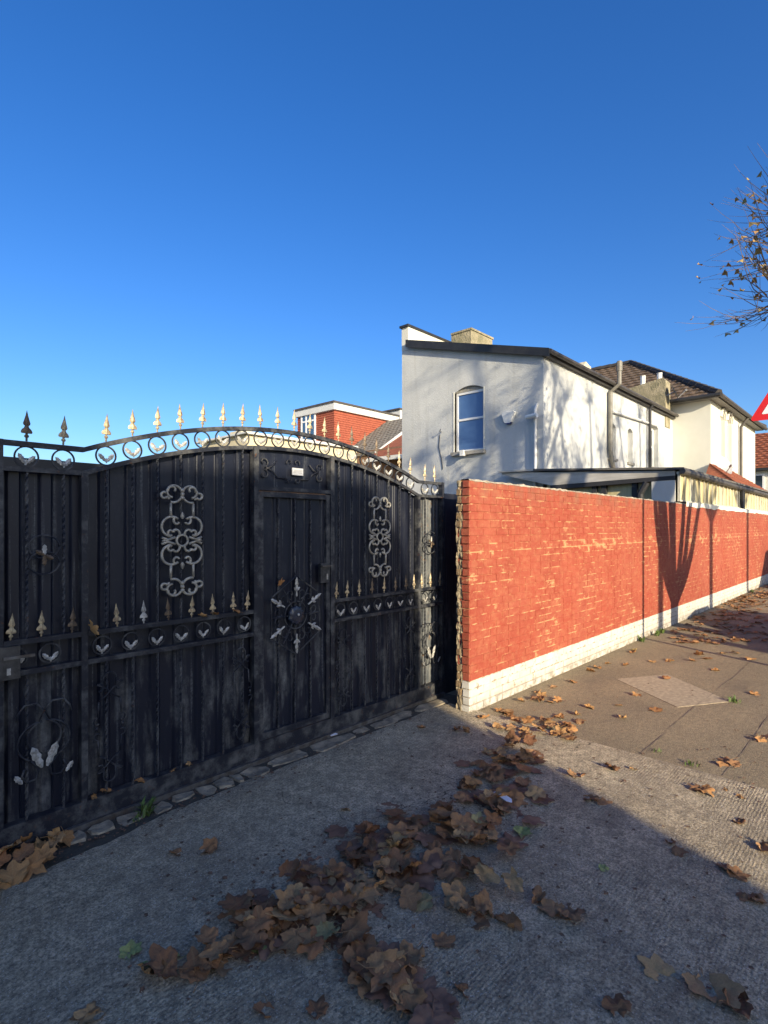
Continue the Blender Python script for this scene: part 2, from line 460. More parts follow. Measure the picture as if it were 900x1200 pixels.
for i in range(n):
    for j in range(ny):
        a = i * (ny + 1) + j
        fs.append((a, a + ny + 1, a + ny + 2, a + 1))
dr.add(vs, fs)
dro = dr.build('concrete_driveway', M['concrete'], smooth=True); tag(dro, kind='structure')
DZ = .02
# broken threshold stones between driveway and gate
th = empty('threshold', (2.6, 3.3, 0)); tag(th, kind='structure')
MB().box(GX0 - .15, 3.12, -.02, XW + .35, YG + .14, .008).build('dirt_bed', M['dirt'], th)
random.seed(3)
x = .98
while x < 4.36:
    wdt = random.uniform(.07, .24) if x < 2.2 else random.uniform(.14, .6)
    x2 = min(x + wdt, 4.42)
    y0 = 3.19 + random.uniform(-.02, .045) + (.02 if x < 1.6 else 0)
    y1 = 3.345
    m_ = random.choice((7, 9, 11))
    pts = []
    for k in range(m_):
        a = 2 * math.pi * (k + .5) / m_
        ca, sa = math.cos(a), math.sin(a)
        q = max(abs(ca), abs(sa))
        px_ = (x + x2) / 2 + (x2 - x - .012) / 2 * ca / q * random.uniform(.86, 1.02)
        py_ = (y0 + y1) / 2 + (y1 - y0) / 2 * sa / q * random.uniform(.72, 1.05)
        pts.append((px_, py_))
    hh = random.uniform(.010, .024)
    mb = MB()
    lo_ = [(a, b, -.03) for a, b in pts]; mid = [(a, b, hh - .012) for a, b in pts]
    cx_, cy_ = (x + x2) / 2, (y0 + y1) / 2
    hi_ = [(cx_ + (a - cx_) * .95, cy_ + (b - cy_) * .91, hh + random.uniform(-.007, .007)) for a, b in pts]
    mb.add(lo_ + mid + hi_ + [(cx_, cy_, hh + random.uniform(-.008, .004))],
           [(k, (k+1) % m_, m_ + (k+1) % m_, m_ + k) for k in range(m_)] +
           [(m_ + k, m_ + (k+1) % m_, 2*m_ + (k+1) % m_, 2*m_ + k) for k in range(m_)] +
           [(2*m_ + k, 2*m_ + (k+1) % m_, 3*m_) for k in range(m_)])
    mb.build('stone', M['stone'], th)
    x = x2
MB().box(1.0, 3.352, -.02, 4.48, 3.378, .040).build('gate_track', M['steel'], th)

# pale patch and seams in the pavement
pp = [on_g(*p) for p in ((722, 796), (782, 790.5), (856, 822.5), (794, 829))]
pm = MB().prism([(p.x, p.y, -.01) for p in pp], (0, 0, .014))
tag(pm.build('pavement_patch', M['patch']), kind='structure')
q = [on_g(*p) for p in ((640, 872), (760, 868), (900, 815))]
seam = [on_g(*p) for p in ((770, 884), (900, 833), (900, 898), (820, 900))]
sj = MB()
for yy0, yy1 in ((1.42, 1.30), (.86, .78)):
    n_ = 70; up = []; dn = []
    for i in range(n_ + 1):
        x = 4.36 + 7.64 * i / n_; y = yy0 + (yy1 - yy0) * i / n_ + .03 * mnoise.noise((x * 1.5, yy0, 0)) + .008 * mnoise.noise((x * 9, yy0, 0))
        w_ = max(.0005, .003 + .006 * mnoise.noise((x * 5, yy0, 4)))
        up.append((x, y + w_, .0045)); dn.append((x, y - w_, .0045))
    sj.add(up + dn, [(i, n_ + 1 + i, n_ + 2 + i, i + 1) for i in range(n_)])
tag(sj.build('pavement_joint', M['seam']), kind='structure')

# ================================================================== RED WALL
wall = empty('brick_wall', (XW, YW, 0))
tag(wall, 'long red painted brick wall with white painted base and broken mortar top', 'wall')
CHH = WH / 29; WB = 4 * CHH
WX1 = 40.0
core = MB(); core.box(XW + .004, YW + .0052, -.05, WX1, YW + WT, WB)
core.build('painted_mortar', M['whitej'], wall)
core = MB(); core.box(XW + .004, YW + .0052, WB, WX1, YW + WT, WH - .004)
core.build('painted_mortar', M['redj'], wall)
def brick_verts(mb, x0, x1, z0, z1, y, d=.012, b=.0035, jit=None):
    r = jit or (lambda: 0.0)
    o = [(x0, y + d, z0), (x1, y + d, z0), (x1, y + d, z1), (x0, y + d, z1)]
    i_ = [(x0 + b + r(), y + r(), z0 + b + r()), (x1 - b + r(), y + r(), z0 + b + r()), (x1 - b + r(), y + r(), z1 - b + r()), (x0 + b + r(), y + r(), z1 - b + r())]
    mb.add(o + i_, [(4, 5, 6, 7), (0, 1, 5, 4), (1, 2, 6, 5), (2, 3, 7, 6), (3, 0, 4, 7)])
random.seed(11)
J = .0036
jr = lambda: random.uniform(-.0012, .0012)
bm_red = []; bm_white = []
for half in (0, 1):
    L = .2205 if not half else .108
    vr = []; vw = []
    for k in range(5):
        mb = MB(); brick_verts(mb, -L/2, L/2, -CHH/2 + J, CHH/2 - J, 0, jit=jr)
        vr.append(mb.mesh('brick', M['red'])); vw.append(mb.mesh('brick', M['white']))
    bm_red.append(vr); bm_white.append(vw)
rest_r = MB(); rest_w = MB(); cnt = 0
PB = .228
cand = []
for cidx in range(29):
    z = (cidx + .5) * CHH
    x = XW + .004
    first = True
    while x < WX1 - .3:
        h_ = 1 if (first and cidx % 2) else 0
        if (not first) and random.random() < .05: h_ = 1
        L = .2205 if not h_ else .108
        cand.append((x + L / 2, z, h_, cidx))
        x += L + .0075; first = False
cand.sort(key=lambda c: c[0])
for i, (xc, z, h_, cidx) in enumerate(cand):
    yj = YW + random.uniform(-.0022, .0016)
    if i < 300:
        me = random.choice((bm_white if cidx < 4 else bm_red)[h_])
        inst('brick', me, wall, (xc, yj, z)); cnt += 1
    elif xc < 30:
        L = .2205 if not h_ else .108
        brick_verts(rest_w if cidx < 4 else rest_r, xc - L/2, xc + L/2, z - CHH/2 + J, z + CHH/2 - J, yj)
tag(rest_r.build('brickwork', M['red'], wall), kind='stuff')
tag(rest_w.build('brickwork', M['white'], wall), kind='stuff')
# end of the wall: painted headers, then raw broken mortar
endb = {}
for cidx in range(29):
    z = (cidx + .5) * CHH
    key = 'w' if cidx < 4 else 'r'
    for k in range(1):
        mb = MB()
        y0, y1 = YW + .003, YW + .084 + random.uniform(-.012, .006)
        z0, z1 = z - CHH/2 + J, z + CHH/2 - J
        xo = XW - .008 + random.uniform(-.003, .003)
        r = lambda: random.uniform(-.003, .003)
        mb.add([(XW + .02, y0, z0), (XW + .02, y1, z0), (XW + .02, y1, z1), (XW + .02, y0, z1),
                (xo + r(), y0 + .001, z0 + .004), (xo + r(), y1 - .004 + r(), z0 + .004), (xo + r(), y1 - .004 + r(), z1 - .004), (xo + r(), y0 + .001, z1 - .004)],
               [(7, 6, 5, 4), (4, 5, 1, 0), (5, 6, 2, 1), (6, 7, 3, 2), (7, 4, 0, 3)])
        mb.build('end_brick', M['white' if key == 'w' else 'red'], wall)
rw = MB(); nz_, ny_ = 120, 8
vs = []; fs = []
for i in range(nz_ + 1):
    for j in range(ny_ + 1):
        z = WH * i / nz_; y = YW + .078 + (WT - .070) * j / ny_
        d = .016 * mnoise.noise((z * 7, y * 30, 1)) + .014 * mnoise.noise((z * 22, y * 50, 7)) + .006
        if (z / CHH) % 1 < .16: d -= .008
        vs.append((XW - d + .004, y + .008 * mnoise.noise((z * 9, j, 0)), z))
for i in range(nz_):
    for j in range(ny_):
        a = i * (ny_ + 1) + j; fs.append((a, a + ny_ + 1, a + ny_ + 2, a + 1))
rw.add(vs, fs); rw.build('raw_mortar', M['raw'], wall)
for cidx in range(0, 29):
    if random.random() < .5:
        z = (cidx + .5) * CHH; y0 = YW + .09 + random.uniform(0, .015)
        MB().box(XW - .012, y0, z - .027, XW + .02, y0 + random.uniform(.03, .045), z + .027).build('stock_brick', M['stock'], wall)
# lumpy mortar capping
cp = MB(); n_ = 420; rows = []
for i in range(n_ + 1):
    x = XW - .004 + (11.3 - XW) * (i / n_)
    h1 = WH + .004 + .014 * abs(mnoise.noise((x * 7, 0, 0))) + .022 * max(0, mnoise.noise((x * 3, 4, 0))) * abs(mnoise.noise((x * 25, 1, 1)))* 3
    h0 = WH - .012 + .010 * mnoise.noise((x * 11, 8, 0))
    rows.append([(x, YW - .003, h0), (x, YW + .012 + .008 * mnoise.noise((x * 19, 2, 2)), h1), (x, YW + WT * .6, h1 + .012 * mnoise.noise((x * 9, 3, 3))), (x, YW + WT + .004, WH - .02)])
vs = [p for r_ in rows for p in r_]
fs = [(i * 4 + j, i * 4 + 4 + j, i * 4 + 5 + j, i * 4 + 1 + j) for i in range(n_) for j in range(3)]
cp.add(vs, fs); cp.build('mortar_capping', M['cap'], wall)

# ================================================================== GATE
gate = empty('metal_gate', (2.61, YG, 0.04))
tag(gate, 'black wrought iron driveway gate with arched top, gold spearheads and wicket door', 'gate')
GC, GH = (PX0 + PX1) / 2, (PX1 - PX0) / 2
def arch(x):
    if x < PX0 or x > PX1: return 2.165
    return 2.165 + .285 * (1 - ((x - GC) / GH) ** 2)
BAND = .135
def rail(path, r, name='rail', m='rail', parent=None):
    return MB().tube(path, r, 4, flat=(0, -1, 0)).build(name, M[m], parent or gate)
def archpath(x0, x1, dz, n=40): return [(x0 + (x1 - x0) * i / n, YG, arch(x0 + (x1 - x0) * i / n) + dz) for i in range(n + 1)]
SQ = 1.414
# top rails (flat bars)
for dz, r, nm in ((0, .016, 'top_rail'), (-BAND, .015, 'ring_rail')):
    rail([(GX0, YG, 2.165 + dz), (PX0, YG, 2.165 + dz)] + archpath(PX0, PX1, dz)[1:] + [(GX1, YG, 2.165 + dz)], r * 1.25, nm)
# posts and frame
for xx, w_, zt in ((GX0, .034, 2.18), (PX0, .034, 2.165 - BAND), (PX1, .034, 2.165 - BAND), (GX1 - .017, .034, 2.18)):
    box('frame_post', (xx - w_/2, YG - .020, .15, xx + w_/2, YG + .030, zt), M['rail'], gate)
WX0, WX1_ = 2.264, 2.970
for xx in (WX0 - .012, WX1_ + .012):
    box('frame_post', (xx - .020, YG - .0275, .06, xx + .020, YG + .0275, arch(xx) - BAND), M['rail'], gate)
MB().box(GX0 - .03, YG - .024, .035, GX1, YG + .034, .155).build('bottom_rail', M['rail'], gate)
for z in (1.112, .948):
    for x0, x1 in ((GX0 + .018, PX0 - .018), (PX0 + .018, WX0 - .033), (WX1_ + .033, PX1 - .018), (PX1 + .018, GX1 - .035)):
        box('middle_rail', (x0, YG - .022, z - .014, x1, YG + .012, z + .014), M['rail'], gate)
# trapezoid-ribbed backing sheets
def sheet(x0, x1, z0, ztop, name='backing_sheet', parent=None, y=YG + .034, pitch=.153, ph=0.0, m='gate'):
    prof = []
    x = x0
    def dep(x):
        u = ((x - GC + ph) / pitch) % 1.0
        if u < .16: return 0.0
        if u < .24: return (u - .16) / .08
        if u < .76: return 1.0
        if u < .84: return 1 - (u - .76) / .08
        return 0.0
    n_ = max(8, int((x1 - x0) / .006))
    mb = MB(); vs = []
    for i in range(n_ + 1):
        x = x0 + (x1 - x0) * i / n_
        yy = y + .018 * dep(x) + .002 * mnoise.noise((x * 4, 1, 2))
        for z in (z0, (z0 + ztop(x)) / 2, ztop(x)): vs.append((x, yy + .002 * mnoise.noise((x * 3, z * 3, 9)), z))
    mb.add(vs, [(i*3 + j, i*3 + 3 + j, i*3 + 4 + j, i*3 + 1 + j) for i in range(n_) for j in range(2)])
    return mb.build(name, M[m], parent or gate)
sheet(GX0, PX0, .10, lambda x: 2.04)
sheet(PX0, WX0, .10, lambda x: arch(x) - BAND)
sheet(WX0, WX1_, 1.99, lambda x: arch(x) - BAND, pitch=9)
sheet(WX1_, PX1, .10, lambda x: arch(x) - BAND)
sheet(PX1, GX1 - .01, .10, lambda x: 2.04, m='gate_sunlit')  # right leaf: sunlight painted in by the lighter sheet colour

# repeated pieces -----------------------------------------------------
def spear_mesh(sc, m):
    XS = .84
    o = [(.0065, 0), (.0065, .018), (.0135, .022), (.0135, .030), (.007, .036), (.0085, .052), (.020, .050), (.030, .042), (.033, .050), (.027, .062), (.015, .072), (.011, .082), (.019, .088), (.021, .096), (.017, .108), (.008, .136), (.0008, .165)]
    mb = MB(); vs = []
    for r, z in o:
        r *= XS
        t_ = min(.010, .5 * r + .003)
        vs += [(-r, 0, z), (0, -t_, z), (r, 0, z), (0, t_, z)]
    fs = []
    for i in range(len(o) - 1):
        for k in range(4): fs.append((i*4 + k, i*4 + (k+1) % 4, i*4 + 4 + (k+1) % 4, i*4 + 4 + k))
    fs.append((3, 2, 1, 0))
    mb.add(vs, fs)
    mb.v = [(x * sc, y * sc, z * sc) for x, y, z in mb.v]
    return mb.mesh('spearhead', m)
SPG = spear_mesh(1.0, M['gold']); SPD = spear_mesh(1.0, M['brass_dark']); SPS = spear_mesh(.88, M['gold']); SPW = spear_mesh(.88, M['silver']); SPB = spear_mesh(.88, M['brass_dark'])
def circ(cx, cz, r, n=20, y=0.0): return [(cx + r * math.cos(2*math.pi*i/n), y, cz + r * math.sin(2*math.pi*i/n)) for i in range(n)]
RING = MB().tube(circ(0, 0, .0555, 24), .0058, 4, closed=True, flat=(0, -1, 0)).mesh('ring', M['rail'])
RINGS = MB().tube(circ(0, 0, .052, 20), .0055, 4, closed=True, flat=(0, -1, 0)).mesh('ring', M['rail'])
def blade(mb, bx, bz, ang, ln, wd, t_=.006, y=0.0, lob=True):
    """a ridged leaf blade in the xz plane"""
    d = Vector((math.sin(ang), 0, math.cos(ang))); s_ = Vector((math.cos(ang), 0, -math.sin(ang)))
    P = Vector((bx, y, bz))
    prof = [(0, .25), (.22, .75), (.38, .62), (.5, 1.0), (.68, .74), (.8, .82), (1.0, .02)] if lob else [(0, .3), (.35, 1), (.7, .75), (1, .02)]
    vs = []
    for u, w_ in prof:
        c_ = P + d * (ln * u)
        vs += [c_ - s_ * wd * w_, c_ + Vector((0, -t_, 0)), c_ + s_ * wd * w_, c_ + Vector((0, t_, 0))]
    fs = []
    for i in range(len(prof) - 1):
        for k in range(4): fs.append((i*4+k, i*4+(k+1) % 4, i*4+4+(k+1) % 4, i*4+4+k))
    mb.add(vs, fs)
tf = MB()
blade(tf, -.003, -.046, R(-40), .072, .0165); blade(tf, .003, -.046, R(40), .072, .0165); blade(tf, 0, -.050, 0, .030, .010, lob=False); tf.tube([(0, 0, -.056), (0, 0, -.03)], .006, 6)
TREF = tf.mesh('leaf_ornament', M['silver'])
def twist_mesh(L):
    mb = MB(); n_ = max(8, int(L / .011)); vs = []; r = .0085
    for i in range(n_ + 1):
        z = L * i / n_; a0 = z / .075 * math.pi
        for k in range(4):
            a = a0 + math.pi/2 * k; vs.append((r * math.cos(a), r * math.sin(a), z))
    mb.add(vs, [(i*4+k, i*4+(k+1) % 4, i*4+4+(k+1) % 4, i*4+4+k) for i in range(n_) for k in range(4)])
    return mb.mesh('twisted_bar', M['rail'])
main_x = [GC + (k - 9) * .1535 for k in range(19)]
side_x = [.825, 1.002, 4.215, 4.375]
YB = YG - .004
random.seed(5)
for x in sorted(main_x + side_x):
    z = arch(x)
    me = SPG if x > 1.0 else SPD  # left end spearhead: shade put into a darker paint
    if 3.15 < x < 3.75: me = SPD  # darker paint stands in for a shadow across these spearheads
    inst('spearhead', me, gate, (x, YG, z + .017), (0, R(random.uniform(-3, 3)), 0))
    rg = inst('ring', RING, gate, (x, YG, z - BAND / 2))
    lf = inst('leaf_ornament', TREF, rg, (x, YG - .004, z - BAND / 2 + .004), (R(random.uniform(-8, 8)), R(random.uniform(-9, 9)), R(random.uniform(-12, 12))), random.uniform(.78, .9))
    wick = WX0 - .03 < x < WX1_ + .03
    if not wick:
        zb = 1.126; L = z - BAND - .015 - zb
        inst('twisted_bar', twist_mesh(L), gate, (x, YB, zb))
LOWT = twist_mesh(.934 - .155)
for x in main_x + side_x:
    if WX0 - .03 < x < WX1_ + .03: continue
    inst('twisted_bar', LOWT, gate, (x, YB, .155))
mids = [.751, .893, 1.045, 1.291, 1.448, 1.606, 1.762, 1.917, 2.074, 2.185, 3.041, 3.161, 3.308, 3.467, 3.622, 3.778, 3.928, 4.045, 4.166, 4.301, 4.449]
for i, x in enumerate(mids):
    me = SPW if i in (4,) else (SPB if i in (2, 5, 13, 15, 16) else SPS)
    inst('spearhead', me, gate, (x, YG - .006, 1.124), (0, R(random.uniform(-4, 4)), 0))
for x in [.775, .935] + [1.205, 1.37, 1.53, 1.69, 1.845, 2.0, 2.16] + [3.085, 3.235, 3.39, 3.54, 3.69, 3.84, 3.985] + [4.21, 4.365]:
    rg = inst('ring', RINGS, gate, (x, YG - .006, 1.03))
    inst('leaf_ornament', TREF, rg, (x, YG - .012, 1.026), (0, R(random.uniform(-10, 10)), R(random.uniform(-15, 15))), random.uniform(.72, .86))

# scrollwork -----------------------------------------------------------
def arcp(cx, cz, r, a0, a1, n=14): return [(cx + r * math.cos(R(a0 + (a1 - a0) * i / n)), 0, cz + r * math.sin(R(a0 + (a1 - a0) * i / n))) for i in range(n + 1)]
def spir(cx, cz, r0, r1, a0, a1, n=22): return [(cx + (r0 + (r1 - r0) * i / n) * math.cos(R(a0 + (a1 - a0) * i / n)), 0, cz + (r0 + (r1 - r0) * i / n) * math.sin(R(a0 + (a1 - a0) * i / n))) for i in range(n + 1)]
def mirror(paths, mx=True, mz=True):
    out = []
    for p in paths:
        out.append(p)
        if mx: out.append([(-x, y, z) for x, y, z in p])
        if mz: out.append([(x, y, -z) for x, y, z in p])
        if mx and mz: out.append([(-x, y, -z) for x, y, z in p])
    return out
def scrolls(name, paths, r, m, parent, at, n=6, extra=None, sx=1.0, sz=1.0):
    mb = MB()
    for p in paths:
        mb.tube([(at[0] + x * sx, at[1] + y, at[2] + z * sz) for x, y, z in p], r, n)
    if extra: extra(mb)
    return mb.build(name, M[m], parent, smooth=True)
# tall cast panels
q = [arcp(.066, .088, .062, -85, 130), spir(.030, .122, .030, .010, 60, -150, 12),           # big C
     spir(.048, .048, .034, .010, 200, 20, 12), arcp(.074, .048, .016, 150, -120, 10),
     [(.128, 0, .02), (.09, 0, .006), (.045, 0, .022)],
     [(.072, 0, .150), (.072, 0, .235)],
     spir(.058, .298, .058, .026, 170, -80, 20), arcp(.058, .298, .058, 170, 285, 12), spir(.060, .318, .030, .012, -20, 220, 10),
     arcp(.112, .284, .019, 120, -150, 10), arcp(.095, .262, .010, 0, 200, 6)]
for cx in (1.687, 3.545):
    o = scrolls('cast_panel', mirror(q) + [circ(0, 0, .036, 18) + [(.036, 0, 0)]], .0088, 'cast', gate, (cx, YG - .026, 1.635), 6, None, 1.06, 1.02)
    mb = MB()
    for sg in (-1, 1):
        blade(mb, cx, 1.635 + sg * .140, 0 if sg > 0 else R(180), .045, .016, .008, YG - .030, False)
        for k in range(3): mb.lathe([(.002, -.016), (.014, -.006), (.014, .006), (.002, .016)], (cx, YG - .030, 1.635 + sg * (.275 + .024 * k)), 8)
        blade(mb, cx + sg * .095, 1.635, R(90) * sg, .042, .012, .007, YG - .030, False)
    mb.build('cast_knot', M['cast'], o, smooth=True)
# lower scroll frames
ls = [spir(.052, .205, .010, .030, -60, -300, 16) + [(.02, 0, .205), (-.02, 0, .165), (-.05, 0, .145)],
      [(.055, 0, .14), (.06, 0, .06)], spir(.062, .035, .024, .008, 90, -130, 10),
      arcp(0, .255, .032, 0, 180, 12) + [(-.030, 0, .215)], [(.06, 0, .06), (.062, 0, .059)], [(.062, 0, .011), (.072, 0, -.011)]]
for cx in (1.245, 2.130, 3.110, 3.975):
    scrolls('scroll_frame', mirror(ls), .0052, 'rail', gate, (cx, YG - .014, .545), 5, None, 1.1, 1.12)
# lyre motifs in the side leaves
ly = [arcp(.0, 0, .10, -60, 75, 14), [(.02, 0, .10), (.0, 0, .15), (.03, 0, .19), (.075, 0, .19), (.10, 0, .15), (.105, 0, .12)],
      [(.05, 0, -.085), (.02, 0, -.13), (.03, 0, -.18), (.065, 0, -.185), (.085, 0, -.15), (.075, 0, -.12)],
      arcp(-.02, .02, .085, -70, 70, 12)]
for cx in (.905, 4.298):
    o = scrolls('lyre_scroll', mirror(ly, True, False), .0058, 'rail', gate, (cx, YG - .016, .56), 5, None, 1.25, 1.1)
    for sg in (-1, 1):
        mb = MB(); blade(mb, cx + sg * .012, .42, R(22) * sg, .13, .024, .008, YG - .022); mb.build('leaf_ornament', M['silver'], o)
        mb = MB(); blade(mb, cx + sg * .105, .36, R(35) * sg, .06, .015, .006, YG - .022); mb.build('leaf_ornament', M['silver'], o)
for cx in (.905, 4.298):
    o = scrolls('oval_scroll', [circ(0, .052, .074, 24) + [(.074, 0, .052)], circ(0, -.052, .074, 24) + [(.074, 0, -.052)]], .0052, 'rail', gate, (cx, YG - .014, 1.57), 5, None, 1.0, .85)
    for k in range(6):
        if k in (1, 4): continue
        mb = MB(); blade(mb, cx, 1.57, R(60 * k), .058 if k in (0, 3) else .05, .013, .006, YG - .020); mb.build('leaf_ornament', M['brass_dark' if k != 0 else 'silver'], o)
# latch box on the left post
lb = MB().box(GX0 - .06, YG - .05, .93, GX0 + .085, YG - .024, 1.10).build('lock_case', M['lock'], gate)
MB().box(GX0 + .01, YG - .062, 1.035, GX0 + .15, YG - .051, 1.05).build('bolt', M['steel'], lb)
MB().box(GX0 + .025, YG - .056, .955, GX0 + .042, YG - .0505, .99).build('keyhole_plate', M['silver'], lb)

# wicket door ----------------------------------------------------------
wd = MB()
a, b, z0, z1 = WX0 + .012, WX1_ - .012, .165, 1.985
wd.box(a, YG - .020, z0, a + .038, YG + .018, z1); wd.box(b - .038, YG - .020, z0, b, YG + .018, z1)
wd.box(a + .038, YG - .020, z1 - .040, b - .038, YG + .018, z1); wd.box(a + .038, YG - .020, z0, b - .038, YG + .018, z0 + .045)
door = wd.build('wicket_door', M['rail'], gate)
box('frame_post', (WX0 + .008, YG - .026, 1.992, WX1_ - .008, YG + .026, 2.022), M['rail'], gate)
sheet(a + .02, b - .02, z0 + .01, lambda x: z1 - .01, 'door_sheet', door, y=YG + .004, pitch=.1535, ph=.0)
WT_ = twist_mesh(z1 - z0 - .09)
for x in (GC - .155, GC, GC + .155): inst('twisted_bar', WT_, door, (x, YG - .008, z0 + .045))
# transom scrollwork and maker's plate
ts = [spir(.235, .045, .036, .010, 250, -60, 20), spir(.235, -.045, .036, .010, 110, 420, 20), [(.225, 0, .012), (.165, 0, -.02), (.13, 0, -.062), (.06, 0, -.066)],
      [(.225, 0, -.012), (.17, 0, .02), (.135, 0, .06)], spir(.03, .062, .026, .008, -30, 230, 12), spir(.03, -.075, .026, .008, 30, -230, 12)]
scrolls('transom_scroll', mirror(ts, True, False), .0055, 'rail', gate, (GC, YG + .012, 2.160), 5, None, 1.15, 1.0)
pl = MB().box(2.590, YG - .004, 2.125, 2.695, YG + .004, 2.180).build('name_plate', M['plate'], gate)
for zz in (2.143, 2.153, 2.163): MB().box(2.600, YG - .0055, zz, 2.683, YG - .0045, zz + .0022).build('plate_line', M['plate_ink'], pl)
# hexagon rosette
hx, hz = GC - .004, 1.045; HR = .300
hexo = MB()
hp = [(hx + HR * .90 * math.sin(R(60 * k)), YG - .030, hz + HR * math.cos(R(60 * k))) for k in range(6)]
hexo.tube(hp, .007, 4, closed=True)
for k in range(6):
    a0 = R(60 * k)
    c_, s_ = math.cos(a0), math.sin(a0)
    def rot(p): return (hx + p[0] * c_ + p[2] * s_, YG - .028, hz - p[0] * s_ + p[2] * c_)
    for sg in (-1, 1):
        hexo.tube([rot((sg * x, 0, z)) for x, y, z in spir(.050, .165, .042, .010, -90, 230, 18)], .0048, 4)
    a1 = R(60 * k + 30)
    hexo.tube([(hx + .07 * math.sin(a1), YG - .028, hz + .07 * math.cos(a1)), (hx + .235 * math.sin(a1), YG - .028, hz + .235 * math.cos(a1))], .0045, 4)
hexo.tube([(hx + .105 * math.sin(R(15 * k)), YG - .028, hz + .105 * math.cos(R(15 * k))) for k in range(24)], .005, 4, closed=True)
ho = hexo.build('hexagon_rosette', M['rail'], door)
for k in range(6):
    mb = MB(); a0 = R(60 * k); r0 = .165
    bx_, bz_ = hx + r0 * .92 * math.sin(a0), hz + r0 * math.cos(a0)
    for da, ln, wd_ in ((0, .108, .016), (-.75, .040, .011), (.75, .040, .011)): blade(mb, bx_ + .02 * math.sin(a0), bz_ + .02 * math.cos(a0), a0 + da, ln, wd_, .007, YG - .038)
    mb.tube([(bx_ - .02 * math.sin(a0), YG - .036, bz_ - .02 * math.cos(a0)), (bx_ + .03 * math.sin(a0), YG - .036, bz_ + .03 * math.cos(a0))], .007, 6)
    mb.build('leaf_ornament', M['silver'], ho)
bs = MB(); vs = []; fs = []
for i, (r, yy) in enumerate(((.072, 0), (.066, -.010), (.045, -.016), (.018, -.018))):
    for k in range(20):
        a0 = 2 * math.pi * k / 20; rr = r * (1 + (.07 if k % 2 else -.05) * (i < 2))
        vs.append((hx + rr * math.cos(a0), YG - .030 + yy, hz + rr * math.sin(a0)))
for i in range(3):
    for k in range(20): fs.append((i*20+k, i*20+(k+1) % 20, i*20+20+(k+1) % 20, i*20+20+k))
fs.append(tuple(60 + k for k in range(20)))
bs.add(vs, fs); bs.build('boss', M['blue_glass'], ho)
st_ = MB().lathe([(.002, -.010), (.010, -.006), (.010, .006), (.002, .010)], (hx + .004, YG - .055, hz + .006), 8).build('boss_stud', M['silver'], ho)
# wicket lock
lk = MB().box(2.835, YG - .050, 1.275, 2.925, YG - .0205, 1.43).build('lock_case', M['lock'], door)
MB().box(2.828, YG - .085, 1.405, 2.930, YG - .0505, 1.417).build('handle', M['steel'], lk)
MB().box(2.895, YG - .054, 1.300, 2.910, YG - .0505, 1.345).build('keyhole_plate', M['silver'], lk)
# hinge post filling the gap to the wall
gp = MB().box(4.545, YG + .0, -.02, 4.86, YG + .12, 2.07).build('gate_post', M['gate'])
tag(gp, 'plain black steel post in the gap between gate and red wall', 'post')
gp2 = MB().box(GX0 - .22, YG + .0, -.02, GX0 - .062, YG + .12, 2.20).build('gate_post', M['gate'])
tag(gp2, 'plain black steel post at the latch end of the gate', 'post')
# dark panelling behind the gate's left leaf
bp = empty('shed_roof', (.0, YG + .5, 0)); tag(bp, 'black felted shed roof edge just behind the left gate leaf', 'shed')
MB().box(-.9, YG + .45, -.02, 1.52, YG + 1.6, 2.02).build('wall', M['felt'], bp)
MB().box(-.95, YG + .40, 2.022, 1.58, YG + 1.7, 2.135).build('roof', M['coping'], bp)

# ================================================================== WHITE HOUSE
XH, YH = 11.84, 6.0          # near corner of the rear wing
XE = 21.9                    # wing meets main block
YP = 10.39                   # party wall
ZE, ZP = 5.80, 7.00          # wing eaves, top of slope
house = empty('white_house', (XH, YH, 0))
tag(house, 'white rendered house with sloping rear wing and brown tiled main roof', 'house')
# end wall with a window opening: strips around the opening
wa, wb = on_x(533, 458, XH), on_x(566.5, 526, XH)     # opening corners (left / right in picture)
oy0, oy1, oz0, oz1 = wb.y, wa.y, wb.z - .02, wa.z + .06
def slope(y): return ZE + (ZP - ZE) * (y - YH) / (YP - YH)
mb = MB()
D = .30
def xslab(y0, y1, zb, zt0, zt1, x=XH):   # wall piece, sloped top
    mb.prism([(x, y0, zb), (x, y1, zb), (x, y1, zt1), (x, y0, zt0)], (D, 0, 0))
xslab(YH, oy0, -.1, slope(YH), slope(oy0)); xslab(oy1, YP, -.1, slope(oy1), slope(YP))
xslab(oy0, oy1, -.1, oz0, oz0)
# arched head
na = 8
for i in range(na):
    y0 = oy0 + (oy1 - oy0) * i / na; y1 = oy0 + (oy1 - oy0) * (i + 1) / na
    f = lambda y: oz1 - .12 * ((2 * (y - oy0) / (oy1 - oy0) - 1) ** 2)
    mb.prism([(XH, y0, f(y0)), (XH, y1, f(y1)), (XH, y1, slope(y1)), (XH, y0, slope(y0))], (D, 0, 0))
mb.build('end_wall', M['dash'], house)
# side wall with three window openings
sw = []
for (pa, pb, ya, yb) in ((713, 721.5, 494, 538), (735.5, 741.5, 501, 543), (763.5, 771.5, 496, 549)):
    A, B = on_y(pa, ya, YH), on_y(pb, yb, YH)
    sw.append((A.x, B.x, B.z, A.z))
mb = MB(); x = XH + D
for (x0, x1, z0, z1) in sw:
    mb.box(x, YH, -.1, x0, YH + D, ZE)
    mb.box(x0, YH, -.1, x1, YH + D, z0)
    for i in range(6):
        u0 = x0 + (x1 - x0) * i / 6; u1 = x0 + (x1 - x0) * (i + 1) / 6
        f = lambda u: z1 - .10 * ((2 * (u - x0) / (x1 - x0) - 1) ** 2)
        mb.prism([(u0, YH, f(u0)), (u1, YH, f(u1)), (u1, YH, ZE), (u0, YH, ZE)], (0, D, 0))
    x = x1
mb.box(x, YH, -.1, XE, YH + D, ZE)
mb.build('side_wall', M['dash'], house)
